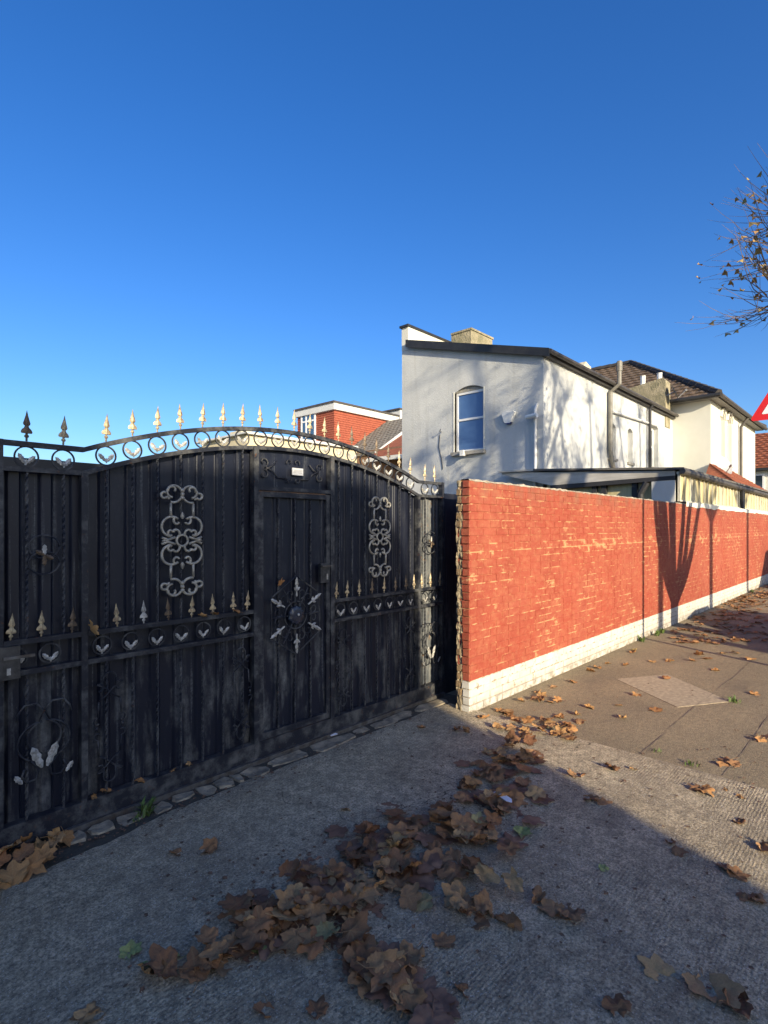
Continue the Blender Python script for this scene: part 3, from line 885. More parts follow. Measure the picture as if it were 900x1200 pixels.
for (x0, x1, z0, z1) in sw:
    w_ = MB()
    w_.box(x0, YH + .16, z0, x0 + .07, YH + .22, z1); w_.box(x1 - .07, YH + .16, z0, x1, YH + .22, z1)
    w_.box(x0 + .07, YH + .16, z0, x1 - .07, YH + .22, z0 + .07); w_.box(x0 + .07, YH + .16, (z0 + z1)/2 - .03, x1 - .07, YH + .22, (z0 + z1)/2 + .03)
    w_.box(x0 + .07, YH + .16, z1 - .16, x1 - .07, YH + .22, z1)
    wo = w_.build('window', M['upvc'], house)
    MB().box(x0 + .07, YH + .19, z0 + .07, x1 - .07, YH + .20, z1 - .16).build('pane', M['glass'], wo)
    MB().box(x0 - .06, YH - .05, z0 - .07, x1 + .06, YH + .12, z0).build('sill', M['sill'], wo)
# end window
w_ = MB()
xf = XH + .075
w_.box(xf, oy0, oz0, xf + .06, oy0 + .055, oz1 - .10); w_.box(xf, oy1 - .055, oz0, xf + .06, oy1, oz1 - .10)
zm = oz0 + (oz1 - oz0) * .50
for za, zb in ((oz0, oz0 + .06), (zm - .025, zm + .03), (oz1 - .19, oz1 - .13)): w_.box(xf - .003, oy0 + .055, za, xf + .057, oy1 - .055, zb)
wo = w_.build('window', M['upvc'], house)
MB().box(xf + .022, oy0 + .055, oz0 + .06, xf + .032, oy1 - .055, zm - .025).build('pane', M['curtain'], wo)
MB().box(xf + .022, oy0 + .055, zm + .03, xf + .032, oy1 - .055, oz1 - .19).build('pane', M['curtain'], wo)
MB().box(xf - .01, oy0, oz1 - .13, xf + .05, oy1, oz1 + .01).build('head_board', M['sill'], wo)
MB().box(XH - .10, oy0 - .07, oz0 - .09, XH + .12, oy1 + .07, oz0).build('sill', M['sill'], wo)
fr = MB()
fr.box(XH - .012, oy1, oz0 + .003, XH + .10, oy1 + .06, oz1 - .10); fr.box(XH - .012, oy0 - .03, oz0 + .003, XH + .1, oy0 - .001, oz1 - .10)
fr.build('reveal_band', M['render'], wo)
# roof of the wing: felt slope, black verge, gutter
mb = MB()
ov = .10
mb.prism([(XH - ov, YH - .16, slope(YH - .16) + .01), (XH - ov, YP - .245, slope(YP - .245) + .01), (XH - ov, YP - .245, slope(YP - .245) + .07), (XH - ov, YH - .16, slope(YH - .16) + .07)], (XE - XH + ov - .02, 0, 0))
mb.build('wing_roof', M['felt'], house)
mb = MB()
mb.prism([(XH - ov - .03, YH - .20, slope(YH - .2) - .10), (XH - ov - .03, YP - .245, slope(YP - .245) - .10), (XH - ov - .03, YP - .245, slope(YP - .245) + .11), (XH - ov - .03, YH - .20, slope(YH - .2) + .09)], (.028, 0, 0))
mb.build('verge_board', M['coping'], house)
MB().tube([(XH - .08, YH - .20, ZE - .02), (XE - .1, YH - .20, ZE - .02)], .055, 8).build('gutter', M['gutter'], house)
MB().box(XH - .07, YH - .12, ZE - .11, XE - .02, YH - .002, ZE - .03).build('soffit', M['gutter'], house)
# party parapet and chimney
mb = MB(); mb.box(XH + .31, YP - .24, -.1, 21.8, YP, 7.45); mb.box(XH - .006, YP - .24, 6.80, XH + .309, YP + .003, 7.45); pp_ = mb.build('party_wall', M['render'], house)
MB().box(XH - .06, YP - .28, 7.452, 21.8, YP + .05, 7.51).build('coping', M['coping'], pp_)
ch = MB(); ch.box(13.9, YP - .98, 6.4, 15.1, YP - .242, 7.72); ch.box(13.87, YP - 1.01, 7.722, 15.13, YP - .242, 7.78)
ch.build('chimney', M['chim'], house)
# quoin pilaster at the corner with white pipe
mb = MB(); mb.box(XH - .045, YH - .02, -.1, XH - .001, YH + .30, 4.55); mb.build('corner_pier', M['dash'], house)
mb = MB().tube([(XH - .09, YH + .16, 0), (XH - .09, YH + .16, 4.5), (XH - .02, YH + .16, 4.62)], .036, 8).build('pipe', M['pipe_white'], house)
# soil stack and drain pipes on the side wall
sx = on_y(711.5, 500, YH).x
mb = MB().tube([(sx + .5, YH - .09, 2.4), (sx + .45, YH - .09, 3.1), (sx + .12, YH - .09, 3.6), (sx, YH - .09, 3.9), (sx, YH - .09, 5.55), (sx + .05, YH - .32, 5.75), (sx + .06, YH - .32, 6.40)], .062, 8)
mb.tube([(sx + .06, YH - .32, 6.12), (sx + .06, YH - .32, 6.38)], .08, 8)
mb.build('soil_pipe', M['pipe_grey'], house)
dx = on_y(763, 500, YH).x - .45
MB().tube([(dx, YH - .10, 2.6), (dx, YH - .10, 5.6), (dx, YH - .19, 5.75)], .05, 8).build('drain_pipe', M['pipe_dark'], house)
mb = MB()
mb.tube([(sx + .3, YH - .06, 5.05), (sx + 4.2, YH - .06, 5.18)], .035, 6); mb.tube([(sx + 2.4, YH - .06, 3.4), (sx + 3.4, YH - .06, 3.42)], .03, 6)
mb.build('waste_pipe', M['pipe_white'], house)

# main block
XM1, YM0, ZM = 30.2, 4.76, 6.35
XR, YR, ZR = 26.05, 8.9, 9.25
fw = []
for (pa, pb, ya, yb) in ((844.5, 849.5, 482, 545), (852, 857.5, 486, 545)):
    A, B = on_y(pa, ya, YM0), on_y(pb, yb, YM0); fw.append((A.x, B.x, B.z, A.z))
mb = MB()
mb.box(XE, YM0 + .3, -.1, XE + .3, YP + .2, ZM)
mb.build('main_side_wall', M['render'], house)
mb = MB(); x = XE
for (x0, x1, z0, z1) in fw:
    mb.box(x, YM0, -.1, x0, YM0 + .3, ZM); mb.box(x0, YM0, -.1, x1, YM0 + .3, z0)
    for i in range(6):
        u0 = x0 + (x1 - x0) * i / 6; u1 = x0 + (x1 - x0) * (i + 1) / 6
        f = lambda u: z1 - .22 * (1 - math.sqrt(max(0, 1 - (2 * (u - x0) / (x1 - x0) - 1) ** 2)))
        mb.prism([(u0, YM0, f(u0)), (u1, YM0, f(u1)), (u1, YM0, ZM), (u0, YM0, ZM)], (0, .3, 0))
    x = x1
mb.box(x, YM0, -.1, XM1, YM0 + .3, ZM)
mb.build('main_front_wall', M['render'], house)
MB().box(XM1 - .3, YM0 + .3, -.1, XM1, YP + .2, ZM).build('main_far_wall', M['render'], house)
for (x0, x1, z0, z1) in fw:
    wo = MB().box(x0, YM0 + .14, z0, x1, YM0 + .19, z1).build('window', M['upvc'], house)
    MB().box(x0 + .08, YM0 + .132, z0 + .08, x1 - .08, YM0 + .138, z1 - .3).build('pane', M['glass'], wo)
    MB().tube([((x0 + x1)/2 + (x1 - x0) * .62 * math.cos(R(a)), YM0 - .02, z1 - .22 + .34 * math.sin(R(a))) for a in range(0, 181, 20)], .06, 6).build('hood_mould', M['render'], wo)
    MB().box(x0 - .08, YM0 - .06, z0 - .1, x1 + .08, YM0 + .13, z0).build('sill', M['render'], wo)
# roof: under-boards then tiles laid in courses
OV = .32
c0, c1 = Vector((XE - OV, YM0 - OV, ZM - .05)), Vector((XM1 + OV, YM0 - OV, ZM - .05))
r0, r1 = Vector((XR, YR, ZR)), Vector((XR, YP + .3, ZR))
b0, b1 = Vector((XE - OV, YP + .3, ZM - .05)), Vector((XM1 + OV, YP + .3, ZM - .05))
dn = Vector((0, 0, -.06))
mb = MB()
mb.add([c0 + dn, r0 + dn, r1 + dn, b0 + dn, c1 + dn, b1 + dn], [(0, 1, 2, 3), (0, 4, 1), (4, 5, 2, 1)])
ro = mb.build('main_roof', M['ridge'], house)
def tiles(name, m, parent, A, B, C, Dp, tw=.30, th=.27, lift=.035, stuff=True, keep=None):
    """tile courses on the quad A (eave start) B (eave end) C (top end) Dp (top start)"""
    mb = MB()
    L = (Dp - A).length; rows_ = max(1, int(L / th))
    nrm = (B - A).cross(Dp - A).normalized()
    if nrm.z < 0: nrm = -nrm
    for i in range(rows_):
        u0, u1 = i / rows_, min(1.0, (i + 1.12) / rows_)
        P0 = A.lerp(Dp, u0); P1 = B.lerp(C, u0); Q0 = A.lerp(Dp, u1); Q1 = B.lerp(C, u1)
        wdt = (P1 - P0).length; nn = max(1, int(wdt / tw))
        ax = (P1 - P0).normalized() if wdt > 1e-6 else (B - A).normalized()
        up_ = (A.lerp(Dp, u1) - A.lerp(Dp, u0)); up_ = (up_ - ax * up_.dot(ax))
        off = (i % 2) * tw * .5
        for k in range(nn + 1):
            s0 = k * tw - off; s1 = s0 + tw * .97
            s0 = max(0, s0); s1 = min(wdt, s1)
            if s1 - s0 < .04: continue
            a_ = P0 + ax * s0; b_ = P0 + ax * s1; l_ = lift + random.uniform(-.006, .006)
            m_ = (a_ + b_) / 2
            mb.add([a_ + nrm * l_ * .75, m_ + nrm * l_ * 1.5, b_ + nrm * l_ * .75, b_ + up_ + nrm * .004, m_ + up_ + nrm * .012, a_ + up_ + nrm * .004, a_, b_],
                   [(0, 1, 4, 5), (1, 2, 3, 4), (6, 7, 2, 1, 0)])
    o = mb.build(name, m, parent)
    if stuff: tag(o, kind='stuff')
    return o
tiles('roof_tiles', M['tile'], ro, b0, c0, r0, r1, .33, .30, .045)
tiles('roof_tiles', M['tile'], ro, c0, c1, r0, r0, .33, .30, .045)
for P, Q in ((c0, r0), (c1, r0), (r0, r1)):
    nseg = int((Q - P).length / .42)
    for i in range(nseg):
        a_ = P.lerp(Q, i / nseg); b_ = P.lerp(Q, (i + 1.08) / nseg)
        MB().tube([a_ + Vector((0, 0, .05)), b_ + Vector((0, 0, .03))], .13, 6).build('ridge_tile', M['ridge'], ro)
MB().tube([c0 + Vector((-.05, -.05, -.02)), c1 + Vector((.05, -.05, -.02))], .075, 8).build('gutter', M['gutter'], house)
MB().tube([c0 + Vector((-.05, -.05, -.02)), b0 + Vector((-.05, 0, -.02))], .075, 8).build('gutter', M['coping'], house)
MB().box(XE - OV + .04, YM0 - OV + .04, ZM - .14, XM1 + OV - .04, YM0 - .004, ZM - .09).build('soffit', M['pipe_grey'], house)
MB().box(XE - OV + .04, YM0 - .002, ZM - .14, XE - .004, YP + .1, ZM - .09).build('soffit', M['pipe_grey'], house)
px_ = on_y(865, 520, YM0).x
MB().tube([(px_ + .1, YM0 - .34, ZM - .1), (px_, YM0 - .10, ZM - .5), (px_, YM0 - .10, 1.0)], .06, 8).build('drain_pipe', M['gutter'], house)
# bay with red hipped roof on the main block
bx0, bx1 = on_y(840, 560, 4.2).x + .6, on_y(876, 560, 4.2).x + 1.2
by = 3.75
zb = 3.15; zt = 3.95
bay = MB().box(bx0 + .25, by + .25, -.1, bx1 - .25, YM0, zb).build('bay', M['render'], house)
a_, b_, c_, d_ = Vector((bx0, by, zb)), Vector((bx1, by, zb)), Vector((bx1 - 1.2, YM0, zt)), Vector((bx0 + 1.0, YM0, zt))
mb = MB(); mb.add([a_, b_, c_, d_, (bx0, YM0, zb), (bx1, YM0, zb)], [(0, 1, 2, 3), (4, 0, 3), (1, 5, 2), (0, 4, 5, 1)])
bro = mb.build('bay_roof', M['redtile'], bay)
tiles('roof_tiles', M['redtile'], bay, a_, b_, c_, d_, .22, .16, .03)
MB().box(bx0 - .04, by - .06, zb - .10, bx1 + .04, by + .02, zb - .01).build('gutter', M['gutter'], bay)
# chimney between wing and main roof
A, B = on_x(737, 455, 21.2), on_x(782, 455, 21.2)
cy0, cy1 = B.y, A.y
cm = MB()
cm.prism([(21.0, cy0, 5.3), (21.0, cy1, 5.6), (21.0, cy1, 6.86), (21.0, cy0 + .1, 7.06), (21.0, cy0, 6.95)], (.55, 0, 0))
cho = cm.build('chimney', M['chim'], house)
for yy in (cy0 + .28, cy0 + .85):
    MB().lathe([(.10, 0), (.11, .04), (.085, .08), (.085, .34), (.10, .38)], (21.27, yy, 6.93), 10).build('chimney_pot', M['pipe_white'], cho)
# stub gable at the party wall on the main roof
mb = MB(); mb.prism([(23.7, YP + .15, 7.2), (24.6, YP + .15, 7.3), (25.6, YP + .15, 9.3), (25.0, YP + .15, 9.45), (24.3, YP + .15, 8.7)], (0, .3, 0))
mb.build('parapet_gable', M['chim2'], house)

# fittings on the house ------------------------------------------------
P = on_x(597.5, 489, XH)
ab = MB(); y, z = P.y, P.z; s_ = .17
pts = [(-.9, .75), (.9, .75), (1.0, .55), (.55, -.75), (.3, -.9), (-.3, -.9), (-.55, -.75), (-1.0, .55)]
ab.prism([(XH - .005, y + a * s_, z + b * s_) for a, b in pts], (-.11, 0, 0))
o = ab.build('alarm_box', M['plastic_w']); tag(o, 'white shield shaped alarm box on the white house end wall', 'alarm box')
l_ = MB(); l_.prism([(XH - .02, y + a * s_, z + b * s_ - .01) for a, b in ((-.5, -.78), (.5, -.78), (.28, -.98), (-.28, -.98))], (-.08, 0, 0)); l_.build('strobe', M['plastic_b'], o)
P = on_x(629, 491, XH)
sc = empty('security_camera', (XH, P.y, P.z)); tag(sc, 'white security camera on bracket at the white house corner', 'camera')
MB().tube([(XH, P.y, P.z), (XH - .22, P.y + .0, P.z + .03)], .028, 8).build('bracket', M['plastic_w'], sc)
MB().tube([(XH - .20, P.y + .16, P.z + .03), (XH - .24, P.y - .13, P.z + .04)], .055, 10).build('camera_body', M['plastic_w'], sc)
P = on_x(516, 507, XH)
ae = empty('wall_aerial', (XH, P.y, P.z)); tag(ae, 'thin metal bracket with trailing cable beside the sash window', 'bracket')
MB().tube([(XH, P.y - .05, P.z + .02), (XH - .14, P.y - .08, P.z), (XH - .16, P.y - .14, P.z + .06)], .014, 6).build('bracket', M['metal_g'], ae)
MB().tube([(XH - .02, P.y, P.z - .05), (XH - .015, P.y + .04, P.z - .4), (XH - .015, P.y - .05, P.z - .7), (XH - .02, P.y - .1, P.z - 1.0)], .010, 5).build('cable', M['pipe_dark'], ae)
P = on_x(546, 533, XH)
fl = MB(); fl.box(XH - .16, P.y - .04, P.z - .03, XH, P.y + .04, P.z + .03); fl.box(XH - .24, P.y - .07, P.z - .05, XH - .16, P.y + .03, P.z + .10)
o = fl.build('floodlight', M['plastic_w']); tag(o, 'small white floodlight under the sash window sill', 'floodlight')
def dish(loc, r, aim, label):
    root = empty('satellite_dish', loc); tag(root, label, 'satellite dish')
    d = Vector(aim).normalized(); u = d.cross(Vector((0, 0, 1))).normalized(); v = u.cross(d)
    mb = MB(); vs = []; fs = []; n_ = 16
    c_ = Vector(loc) + d * .25
    rings_ = [(0, 0), (.5, .04), (.85, .11), (1, .15)]
    for q_, h in rings_:
        for k in range(n_):
            a = 2 * math.pi * k / n_; vs.append(c_ + (u * math.cos(a) + v * math.sin(a) * 1.1) * (r * q_ + .002) + d * h * r)
    for i in range(3):
        for k in range(n_): fs.append((i*n_+k, i*n_+(k+1) % n_, i*n_+n_+(k+1) % n_, i*n_+n_+k))
    mb.add(vs, fs); mb.build('reflector', M['metal_g'], root, smooth=True)
    MB().tube([Vector(loc), c_], .025, 6).build('bracket', M['metal_g'], root)
    MB().tube([c_ - v * r, c_ - v * r * .5 + d * r * 1.3], .015, 5).tube([c_ - v * r * .5 + d * r * 1.25, c_ - v * r * .42 + d * r * 1.5], .04, 6).build('receiver_arm', M['metal_g'], root)
P = on_y(838, 552, YM0)
dish((P.x, YM0, P.z), .42, (-.7, -.7, .35), 'satellite dish on the main house front beside the bay roof')
P = on_x(783, 463, 21.0)
dish((21.05, cy0 - .02, P.z), .26, (.2, -.8, .35), 'satellite dish on the weathered chimney of the white house')

# ================================================================== LEAN-TO behind the wall
XL, YL = 11.4, 3.05
lean = empty('lean_to', (XL, YL, 0))
tag(lean, 'weathered lean-to with yellowed side panels and sheet roof behind the red wall', 'lean-to')
pA, pB = on_x(588, 554, XL), on_x(791, 551.5, XL)
pB.y = max(pB.y, 2.93)
pC = on_x(645, 574, XL); pD = on_x(789, 561, XL)
mb = MB()
mb.prism([(XL, pB.y, pB.z), (XL, pA.y, pA.z), (XL, pA.y, pA.z - .05), (XL, pC.y, pC.z + .10), (XL, pB.y, pB.z - .09)], (.04, 0, 0))
mb.build('end_fascia', M['sheet'], lean)
mb = MB(); mb.prism([(XL - .01, pB.y, pB.z - .092), (XL - .01, pC.y, pC.z + .096), (XL - .01, pC.y, pC.z + .0), (XL - .01, pB.y, pB.z - .17)], (.08, 0, 0))
mb.build('end_beam', M['pipe_dark'], lean)
XLE = 29.0
ZL = pB.z
mb = MB(); mb.prism([(XL - .06, pB.y - .16, ZL + .01), (XL - .06, YH - .002, ZL + .20), (XL - .06, YH - .002, ZL + .245), (XL - .06, pB.y - .16, ZL + .05)], (XLE - XL, 0, 0))
mb.build('roof_sheet', M['felt'], lean)
mb = MB(); mb.prism([(XL - .06, YH - .002, ZL + .20), (XL - .06, pA.y + .05, pA.z + .002), (XL - .06, pA.y + .05, pA.z + .03), (XL - .06, YH - .002, ZL + .245)], (XH - XL + .0, 0, 0))
mb.build('roof_sheet', M['sheet'], lean)
mb = MB(); mb.tube([(XL - .05, pB.y - .14, ZL - .02), (16.2, pB.y - .14, ZL - .06), (XLE, pB.y - .14, ZL - .1)], .055, 8)
mb.build('gutter', M['gutter'], lean)
# corner post, inner posts, back panels
MB().box(XL, pB.y + .0, WH - .3, XL + .06, pB.y + .42, ZL - .18).build('corner_board', M['fascia_w'], lean)
MB().tube([(XL - .03, pB.y + .50, ZL - .2), (XL - .03, pB.y + .62, ZL - .42), (XL - .03, pB.y + .62, 1.9)], .06, 8).build('downpipe', M['pipe_dark'], lean)
for px in (697, 708, 744):
    p = on_x(px, 570, XL + .1)
    MB().box(XL + .06, p.y - .05, 0, XL + .16, p.y + .05, pD.z).build('post', M['pipe_dark'], lean)
for pa, pb in ((640, 706), (709, 743), (746, 768)):
    a_, b_ = on_x(pa, 570, XL + .13), on_x(pb, 570, XL + .13)
    MB().box(XL + .165, b_.y, 1.0, XL + .19, a_.y, ZL + .0).build('back_panel', M['panel_y'], lean)
# side panels standing on the wall
zs0, zs1 = WH - .02, ZL - .05
MB().box(XL, YL - .06, zs0, XLE, YL - .01, zs0 + .10).build('sill_board', M['timber_w'], lean)
MB().box(XL, YL - .05, zs1 - .02, XLE, YL, zs1 + .03).build('head_board', M['timber_w'], lean)
x = XL + .02; k = 0
random.seed(21)
while x < 27.5:
    w_ = random.uniform(.30, .42)
    MB().box(x + .05, YL - .030, zs0 + .10, x + w_ - .003, YL - .018, zs1 - .02).build('side_panel', M['panel_y' if random.random() < .7 else 'panel_g'], lean)
    MB().box(x, YL - .058, zs0 + .10, x + .05, YL - .012, zs1 - .02).build('mullion', M['timber_w'], lean)
    x += w_; k += 1
MB().box(17.0, YL - .11, WH - .02, 17.22, YL - .062, zs1 + .1).build('cover_strip', M['pipe_dark'], lean)
# mortar bed under the panels
cp = MB(); n_ = 220; rows = []
for i in range(n_ + 1):
    x = 11.3 + 17.5 * i / n_
    rows.append([(x, YW - .004, WH - .05 + .04 * mnoise.noise((x * 2.2, 8, 0))), (x, YW - .006, WH + .035 + .02 * mnoise.noise((x * 5, 2, 0))), (x, YL + .0, WH + .06)])
cp.add([p for r_ in rows for p in r_], [(i*3+j, i*3+3+j, i*3+4+j, i*3+1+j) for i in range(n_) for j in range(2)])
cp.build('mortar_bed', M['render'], lean)
# broken red tile heap lying on the lean-to roof against the house wall
P = on_y(738, 547, YH - .4)
th_ = empty('tile_stub', (P.x, YH - .5, ZL + .22)); tag(th_, 'small red brown tiled hood on the lean-to roof against the white wall', 'hood')
mb = MB(); z = ZL + .20
mb.prism([(P.x - .5, YH - .02, z), (P.x + .9, YH - .02, z), (P.x + .6, YH - .02, z + .40), (P.x - .3, YH - .02, z + .40)], (0, -.45, 0)); mb.build('hood', M['redtile'], th_)

# ================================================================== HOUSES BEHIND THE GATE
dh = empty('dormer_house', (20, 22.5, 0))
tag(dh, 'terraced house with boxy red tile-hung loft dormer, white fascia and cream rear wing', 'house')
DX0, DX1, DY0, DY1, DZ0, DZ1 = 20.0, 31.0, 22.5, 25.75, 5.75, 8.18
MB().box(DX0 + .03, DY0 + .03, DZ0, DX1, DY1, DZ1).build('dormer_wall', M['hung'], dh)
mb = MB(); row = .125
for i in range(int((DZ1 - DZ0) / row)):
    z = DZ0 + i * row; l0 = .035
    for k in range(int((DX1 - DX0) / .24) + 1):
        a = DX0 + k * .24 - (i % 2) * .12; b = min(a + .234, DX1); a = max(a, DX0)
        if b - a < .04: continue
        mb.add([(a, DY0 - .012, z), (b, DY0 - .012, z), (b, DY0 + .024, z + row * 1.1), (a, DY0 + .024, z + row * 1.1), (a, DY0 + .03, z), (b, DY0 + .03, z)], [(0, 1, 2, 3), (4, 5, 1, 0)])
    for k in range(int((DY1 - DY0) / .24) + 1):
        a = DY0 + k * .24 - (i % 2) * .12; b = min(a + .234, DY1); a = max(a, DY0)
        if b - a < .04: continue
        mb.add([(DX0 - .012, b, z), (DX0 - .012, a, z), (DX0 + .024, a, z + row * 1.1), (DX0 + .024, b, z + row * 1.1), (DX0 + .03, b, z), (DX0 + .03, a, z)], [(0, 1, 2, 3), (4, 5, 1, 0)])
tag(mb.build('hung_tiles', M['hung'], dh), kind='stuff')
mb = MB(); mb.box(DX0 - .14, DY0 - .14, DZ1 + .002, 25.2, DY1 + .1, DZ1 + .36); mb.build('fascia', M['fascia_w'], dh)
mb = MB(); mb.box(DX0 - .2, DY0 - .2, DZ1 + .362, 25.2, DY1 + .12, DZ1 + .46); mb.build('flat_roof', M['gutter'], dh)
mb = MB(); mb.box(25.3, DY0 - .14, DZ1 + .002, DX1, DY1 + .1, DZ1 + .82); mb.build('fascia', M['fascia_w'], dh)
mb = MB(); mb.box(25.2, DY0 - .2, DZ1 + .822, DX1, DY1 + .12, DZ1 + .92); mb.build('flat_roof', M['gutter'], dh)
MB().box(25.3, DY0 - .02, DZ0, DX1, DY0 + .02, DZ1 + .40).build('upper_wall', M['hung'], dh)
A, B = on_x(354, 487, DX0), on_x(369.5, 510, DX0)
wy0, wy1, wz0, wz1 = B.y, A.y, 6.35, A.z
wm = MB()
for yy in (wy0, (wy0 * .35 + wy1 * .65), wy1): wm.box(DX0 - .06, yy - .05, wz0, DX0 + .02, yy + .05, wz1)
for zz in (wz0, wz1, wz1 - .42): wm.box(DX0 - .057, wy0 + .05, zz - .045, DX0 + .02, wy1 - .05, zz + .045)
wo = wm.build('window', M['upvc'], dh)
MB().box(DX0 - .035, wy0, wz0, DX0 - .025, wy1, wz1).build('pane', M['glass'], wo)
MB().box(DX0 + .3, 17.0, -.1, 28, 25.7, DZ0 - .002).build('main_wall', M['brown_brick'], dh)
# main roof slope with white verge
e0, e1 = Vector((20.2, 19.5, 5.5)), Vector((20.2, DY0 - .02, 5.5)); t1, t0 = Vector((24.2, DY0 - .02, 8.05)), Vector((24.2, 19.5, 8.05))
mb = MB(); mb.prism([e0, e1, t1, t0], (0, 0, .07)); mb.build('roof', M['greyroof'], dh)
tiles('roof_tiles', M['greyroof'], dh, e0 + Vector((0, 0, .075)), e1 + Vector((0, 0, .075)), t1 + Vector((0, 0, .075)), t0 + Vector((0, 0, .075)), .3, .28, .03)
mb = MB(); mb.prism([e0 + Vector((-.1, -.06, -.12)), t0 + Vector((0, -.06, -.05)), t0 + Vector((0, -.06, .11)), e0 + Vector((-.1, -.06, .09))], (0, .055, 0)); mb.build('bargeboard', M['fascia_w'], dh)
# lower neighbour roof in front of it
n0, n1, n2, n3 = Vector((19.6, 15.5, 5.2)), Vector((19.6, 19.4, 5.2)), Vector((23.6, 19.4, 7.5)), Vector((23.6, 15.5, 7.5))
mb = MB(); mb.prism([n0, n1, n2, n3], (0, 0, .06)); nr = mb.build('lower_roof', M['redtile'], dh)
MB().box(19.45, 15.5, 5.0, 19.6, 19.4, 5.2).build('gutter', M['fascia_w'], dh)
# cream rear wing
cw = MB(); cw.box(13.5, 21.0, -.1, 20.28, 25.0, 5.85); cwo = cw.build('rear_wing', M['cream'], dh)
MB().prism([(13.3, 20.8, 5.852), (20.2, 20.8, 5.852), (20.2, 20.8, 6.02), (13.3, 20.8, 5.93)], (0, 4.4, 0)).build('wing_roof', M['fascia_w'], dh)
MB().box(14.6, 23.2, 6.0, 15.6, 24.2, 6.45).build('chimney', M['chim2'], dh)
# low garden building between
gb = empty('outbuilding', (11, 15, 0)); tag(gb, 'low flat roofed outbuilding behind the short end of the gate', 'outbuilding')
MB().box(9.5, 12.5, -.1, 14.5, 15.5, 3.0).build('wall', M['brown_brick'], gb)
MB().box(9.35, 12.35, 3.002, 14.65, 15.65, 3.15).build('roof', M['felt'], gb)

# far house at the end of the street
fh = empty('far_house', (48, 7, 0)); tag(fh, 'distant house with red tiled roof and dark bay window beyond the white house', 'house')
FXx = 47.0
p0 = on_x(884.5, 548, FXx); zE = p0.z
MB().box(FXx, -2, -.1, FXx + 8, 12.5, zE).build('wall', M['render'], fh)
a_, b_ = Vector((FXx - .5, 13, zE)), Vector((FXx - .5, -2.5, zE)); c_, d_ = Vector((FXx + 4, -2.5, zE + 3.0)), Vector((FXx + 4, 13, zE + 3.0))
MB().prism([a_, b_, c_, d_], (0, 0, -.08)).build('roof', M['redtile'], fh)
tiles('roof_tiles', M['redtile'], fh, a_, b_, c_, d_, .45, .36, .08)
MB().box(FXx - .52, -2.4, zE - .25, FXx - .02, 12.8, zE - .09).build('gutter', M['coping'], fh)
A, B = on_x(886, 556, FXx), on_x(896, 580, FXx)
wo = MB().box(FXx - .06, B.y, B.z - 1, FXx - .003, A.y, A.z).build('window', M['upvc'], fh)
MB().box(FXx - .075, B.y + .12, B.z - .9, FXx - .065, A.y - .0, A.z - .1).build('pane', M['glass'], wo)

# building over the road whose shadow covers the gate and driveway
ob = empty('mansard_building', (-6, -9.4, 0)); tag(ob, 'brown brick building with mansard roof on the opposite side of the road', 'building')
dxs = AZ.x / AZ.y
YO = -9.2
dd = YG - YO
zo = dd / AZ.y * math.tan(R(SUN_EL))
sil = [(x - dd * dxs, z + zo) for x, z in ((4.28, -.4), (4.20, .3), (4.08, 1.0), (3.90, 1.6), (3.50, 2.13), (1.25, 2.15), (1.10, 2.50), (-3.0, 2.50))]  # unseen roof outline, shaped backwards from the shadow on the gate
ed = sil[0][0]
skew = Vector((-dxs * 7, -7, 0))      # sides follow the sun's azimuth, shaped for a straight shadow edge
MB().prism([(-12, YO - .02, -.1), (ed, YO - .02, -.1), (ed, YO - .02, sil[0][1]), (-12, YO - .02, sil[0][1])], skew).build('wall', M['brown_brick'], ob)
mb = MB(); mb.prism([(x, YO, z) for x, z in [(-12, sil[0][1] + .002)] + [(ed, sil[0][1] + .002)] + sil[1:] + [(-12, sil[-1][1])]], skew * .99); mb.build('mansard_roof', M['greyroof'], ob)
for i in range(4):
    for zz in (.9,):
        wo = MB().box(-10.5 + i * 2.6, YO - .04, zz, -9.2 + i * 2.6, YO + .02, zz + 1.6).build('window', M['upvc'], ob)
        MB().box(-10.4 + i * 2.6, YO + .021, zz + .1, -9.3 + i * 2.6, YO + .03, zz + 1.5).build('pane', M['glass'], wo)

# ================================================================== WARNING SIGN
sp = ray(917, 469); sx_, sy_ = 8.14, 1.00
t_ = Vector((sx_, sy_)).length / Vector((sp.x, sp.y)).length
SZ = CH + sp.z * t_
sg = empty('warning_sign', (sx_, sy_, 0)); tag(sg, 'red bordered triangular warning sign on a grey pole', 'road sign')
MB().tube([(sx_ + .05, sy_, 0), (sx_ + .05, sy_, SZ + .42)], .038, 12).build('pole', M['metal_g'], sg)
fd = Vector((-1, -.06, 0)).normalized(); rt = Vector((0, 0, 1)).cross(fd).normalized(); up_ = Vector((0, 0, 1))
def tri(r, off, th, m, name, parent, cr=.12):
    pts = []; V = [Vector((math.sin(R(a)), math.cos(R(a)))) * r for a in (0, 120, 240)]
    for i in range(3):
        c_ = V[i] * (1 - cr)
        for da in (-60, -30, 0, 30, 60):
            a = R(120 * i + da); pts.append(c_ + Vector((math.sin(a), math.cos(a))) * r * cr * .62)
    base = Vector((sx_, sy_, SZ - .02)) + fd * off
    return MB().prism([base + rt * p.x + up_ * p.y for p in pts], fd * th).build(name, M[m], parent)
fc = tri(.385, .0, .004, 'sign_red', 'face', sg)
tri(.245, .0045, .002, 'sign_white', 'white_field', fc, .06)
bb = Vector((sx_, sy_, SZ - .02)) + fd * .0085
mb = MB()
mb.obox(bb + up_ * -.045, rt * .105, fd * .0012, up_ * .016)
mb.prism([bb + rt * (.075 * math.cos(R(a))) + up_ * (-.028 + .055 * math.sin(R(a))) for a in range(0, 181, 20)], fd * .002)
mb.build('symbol', M['sign_black'], fc)
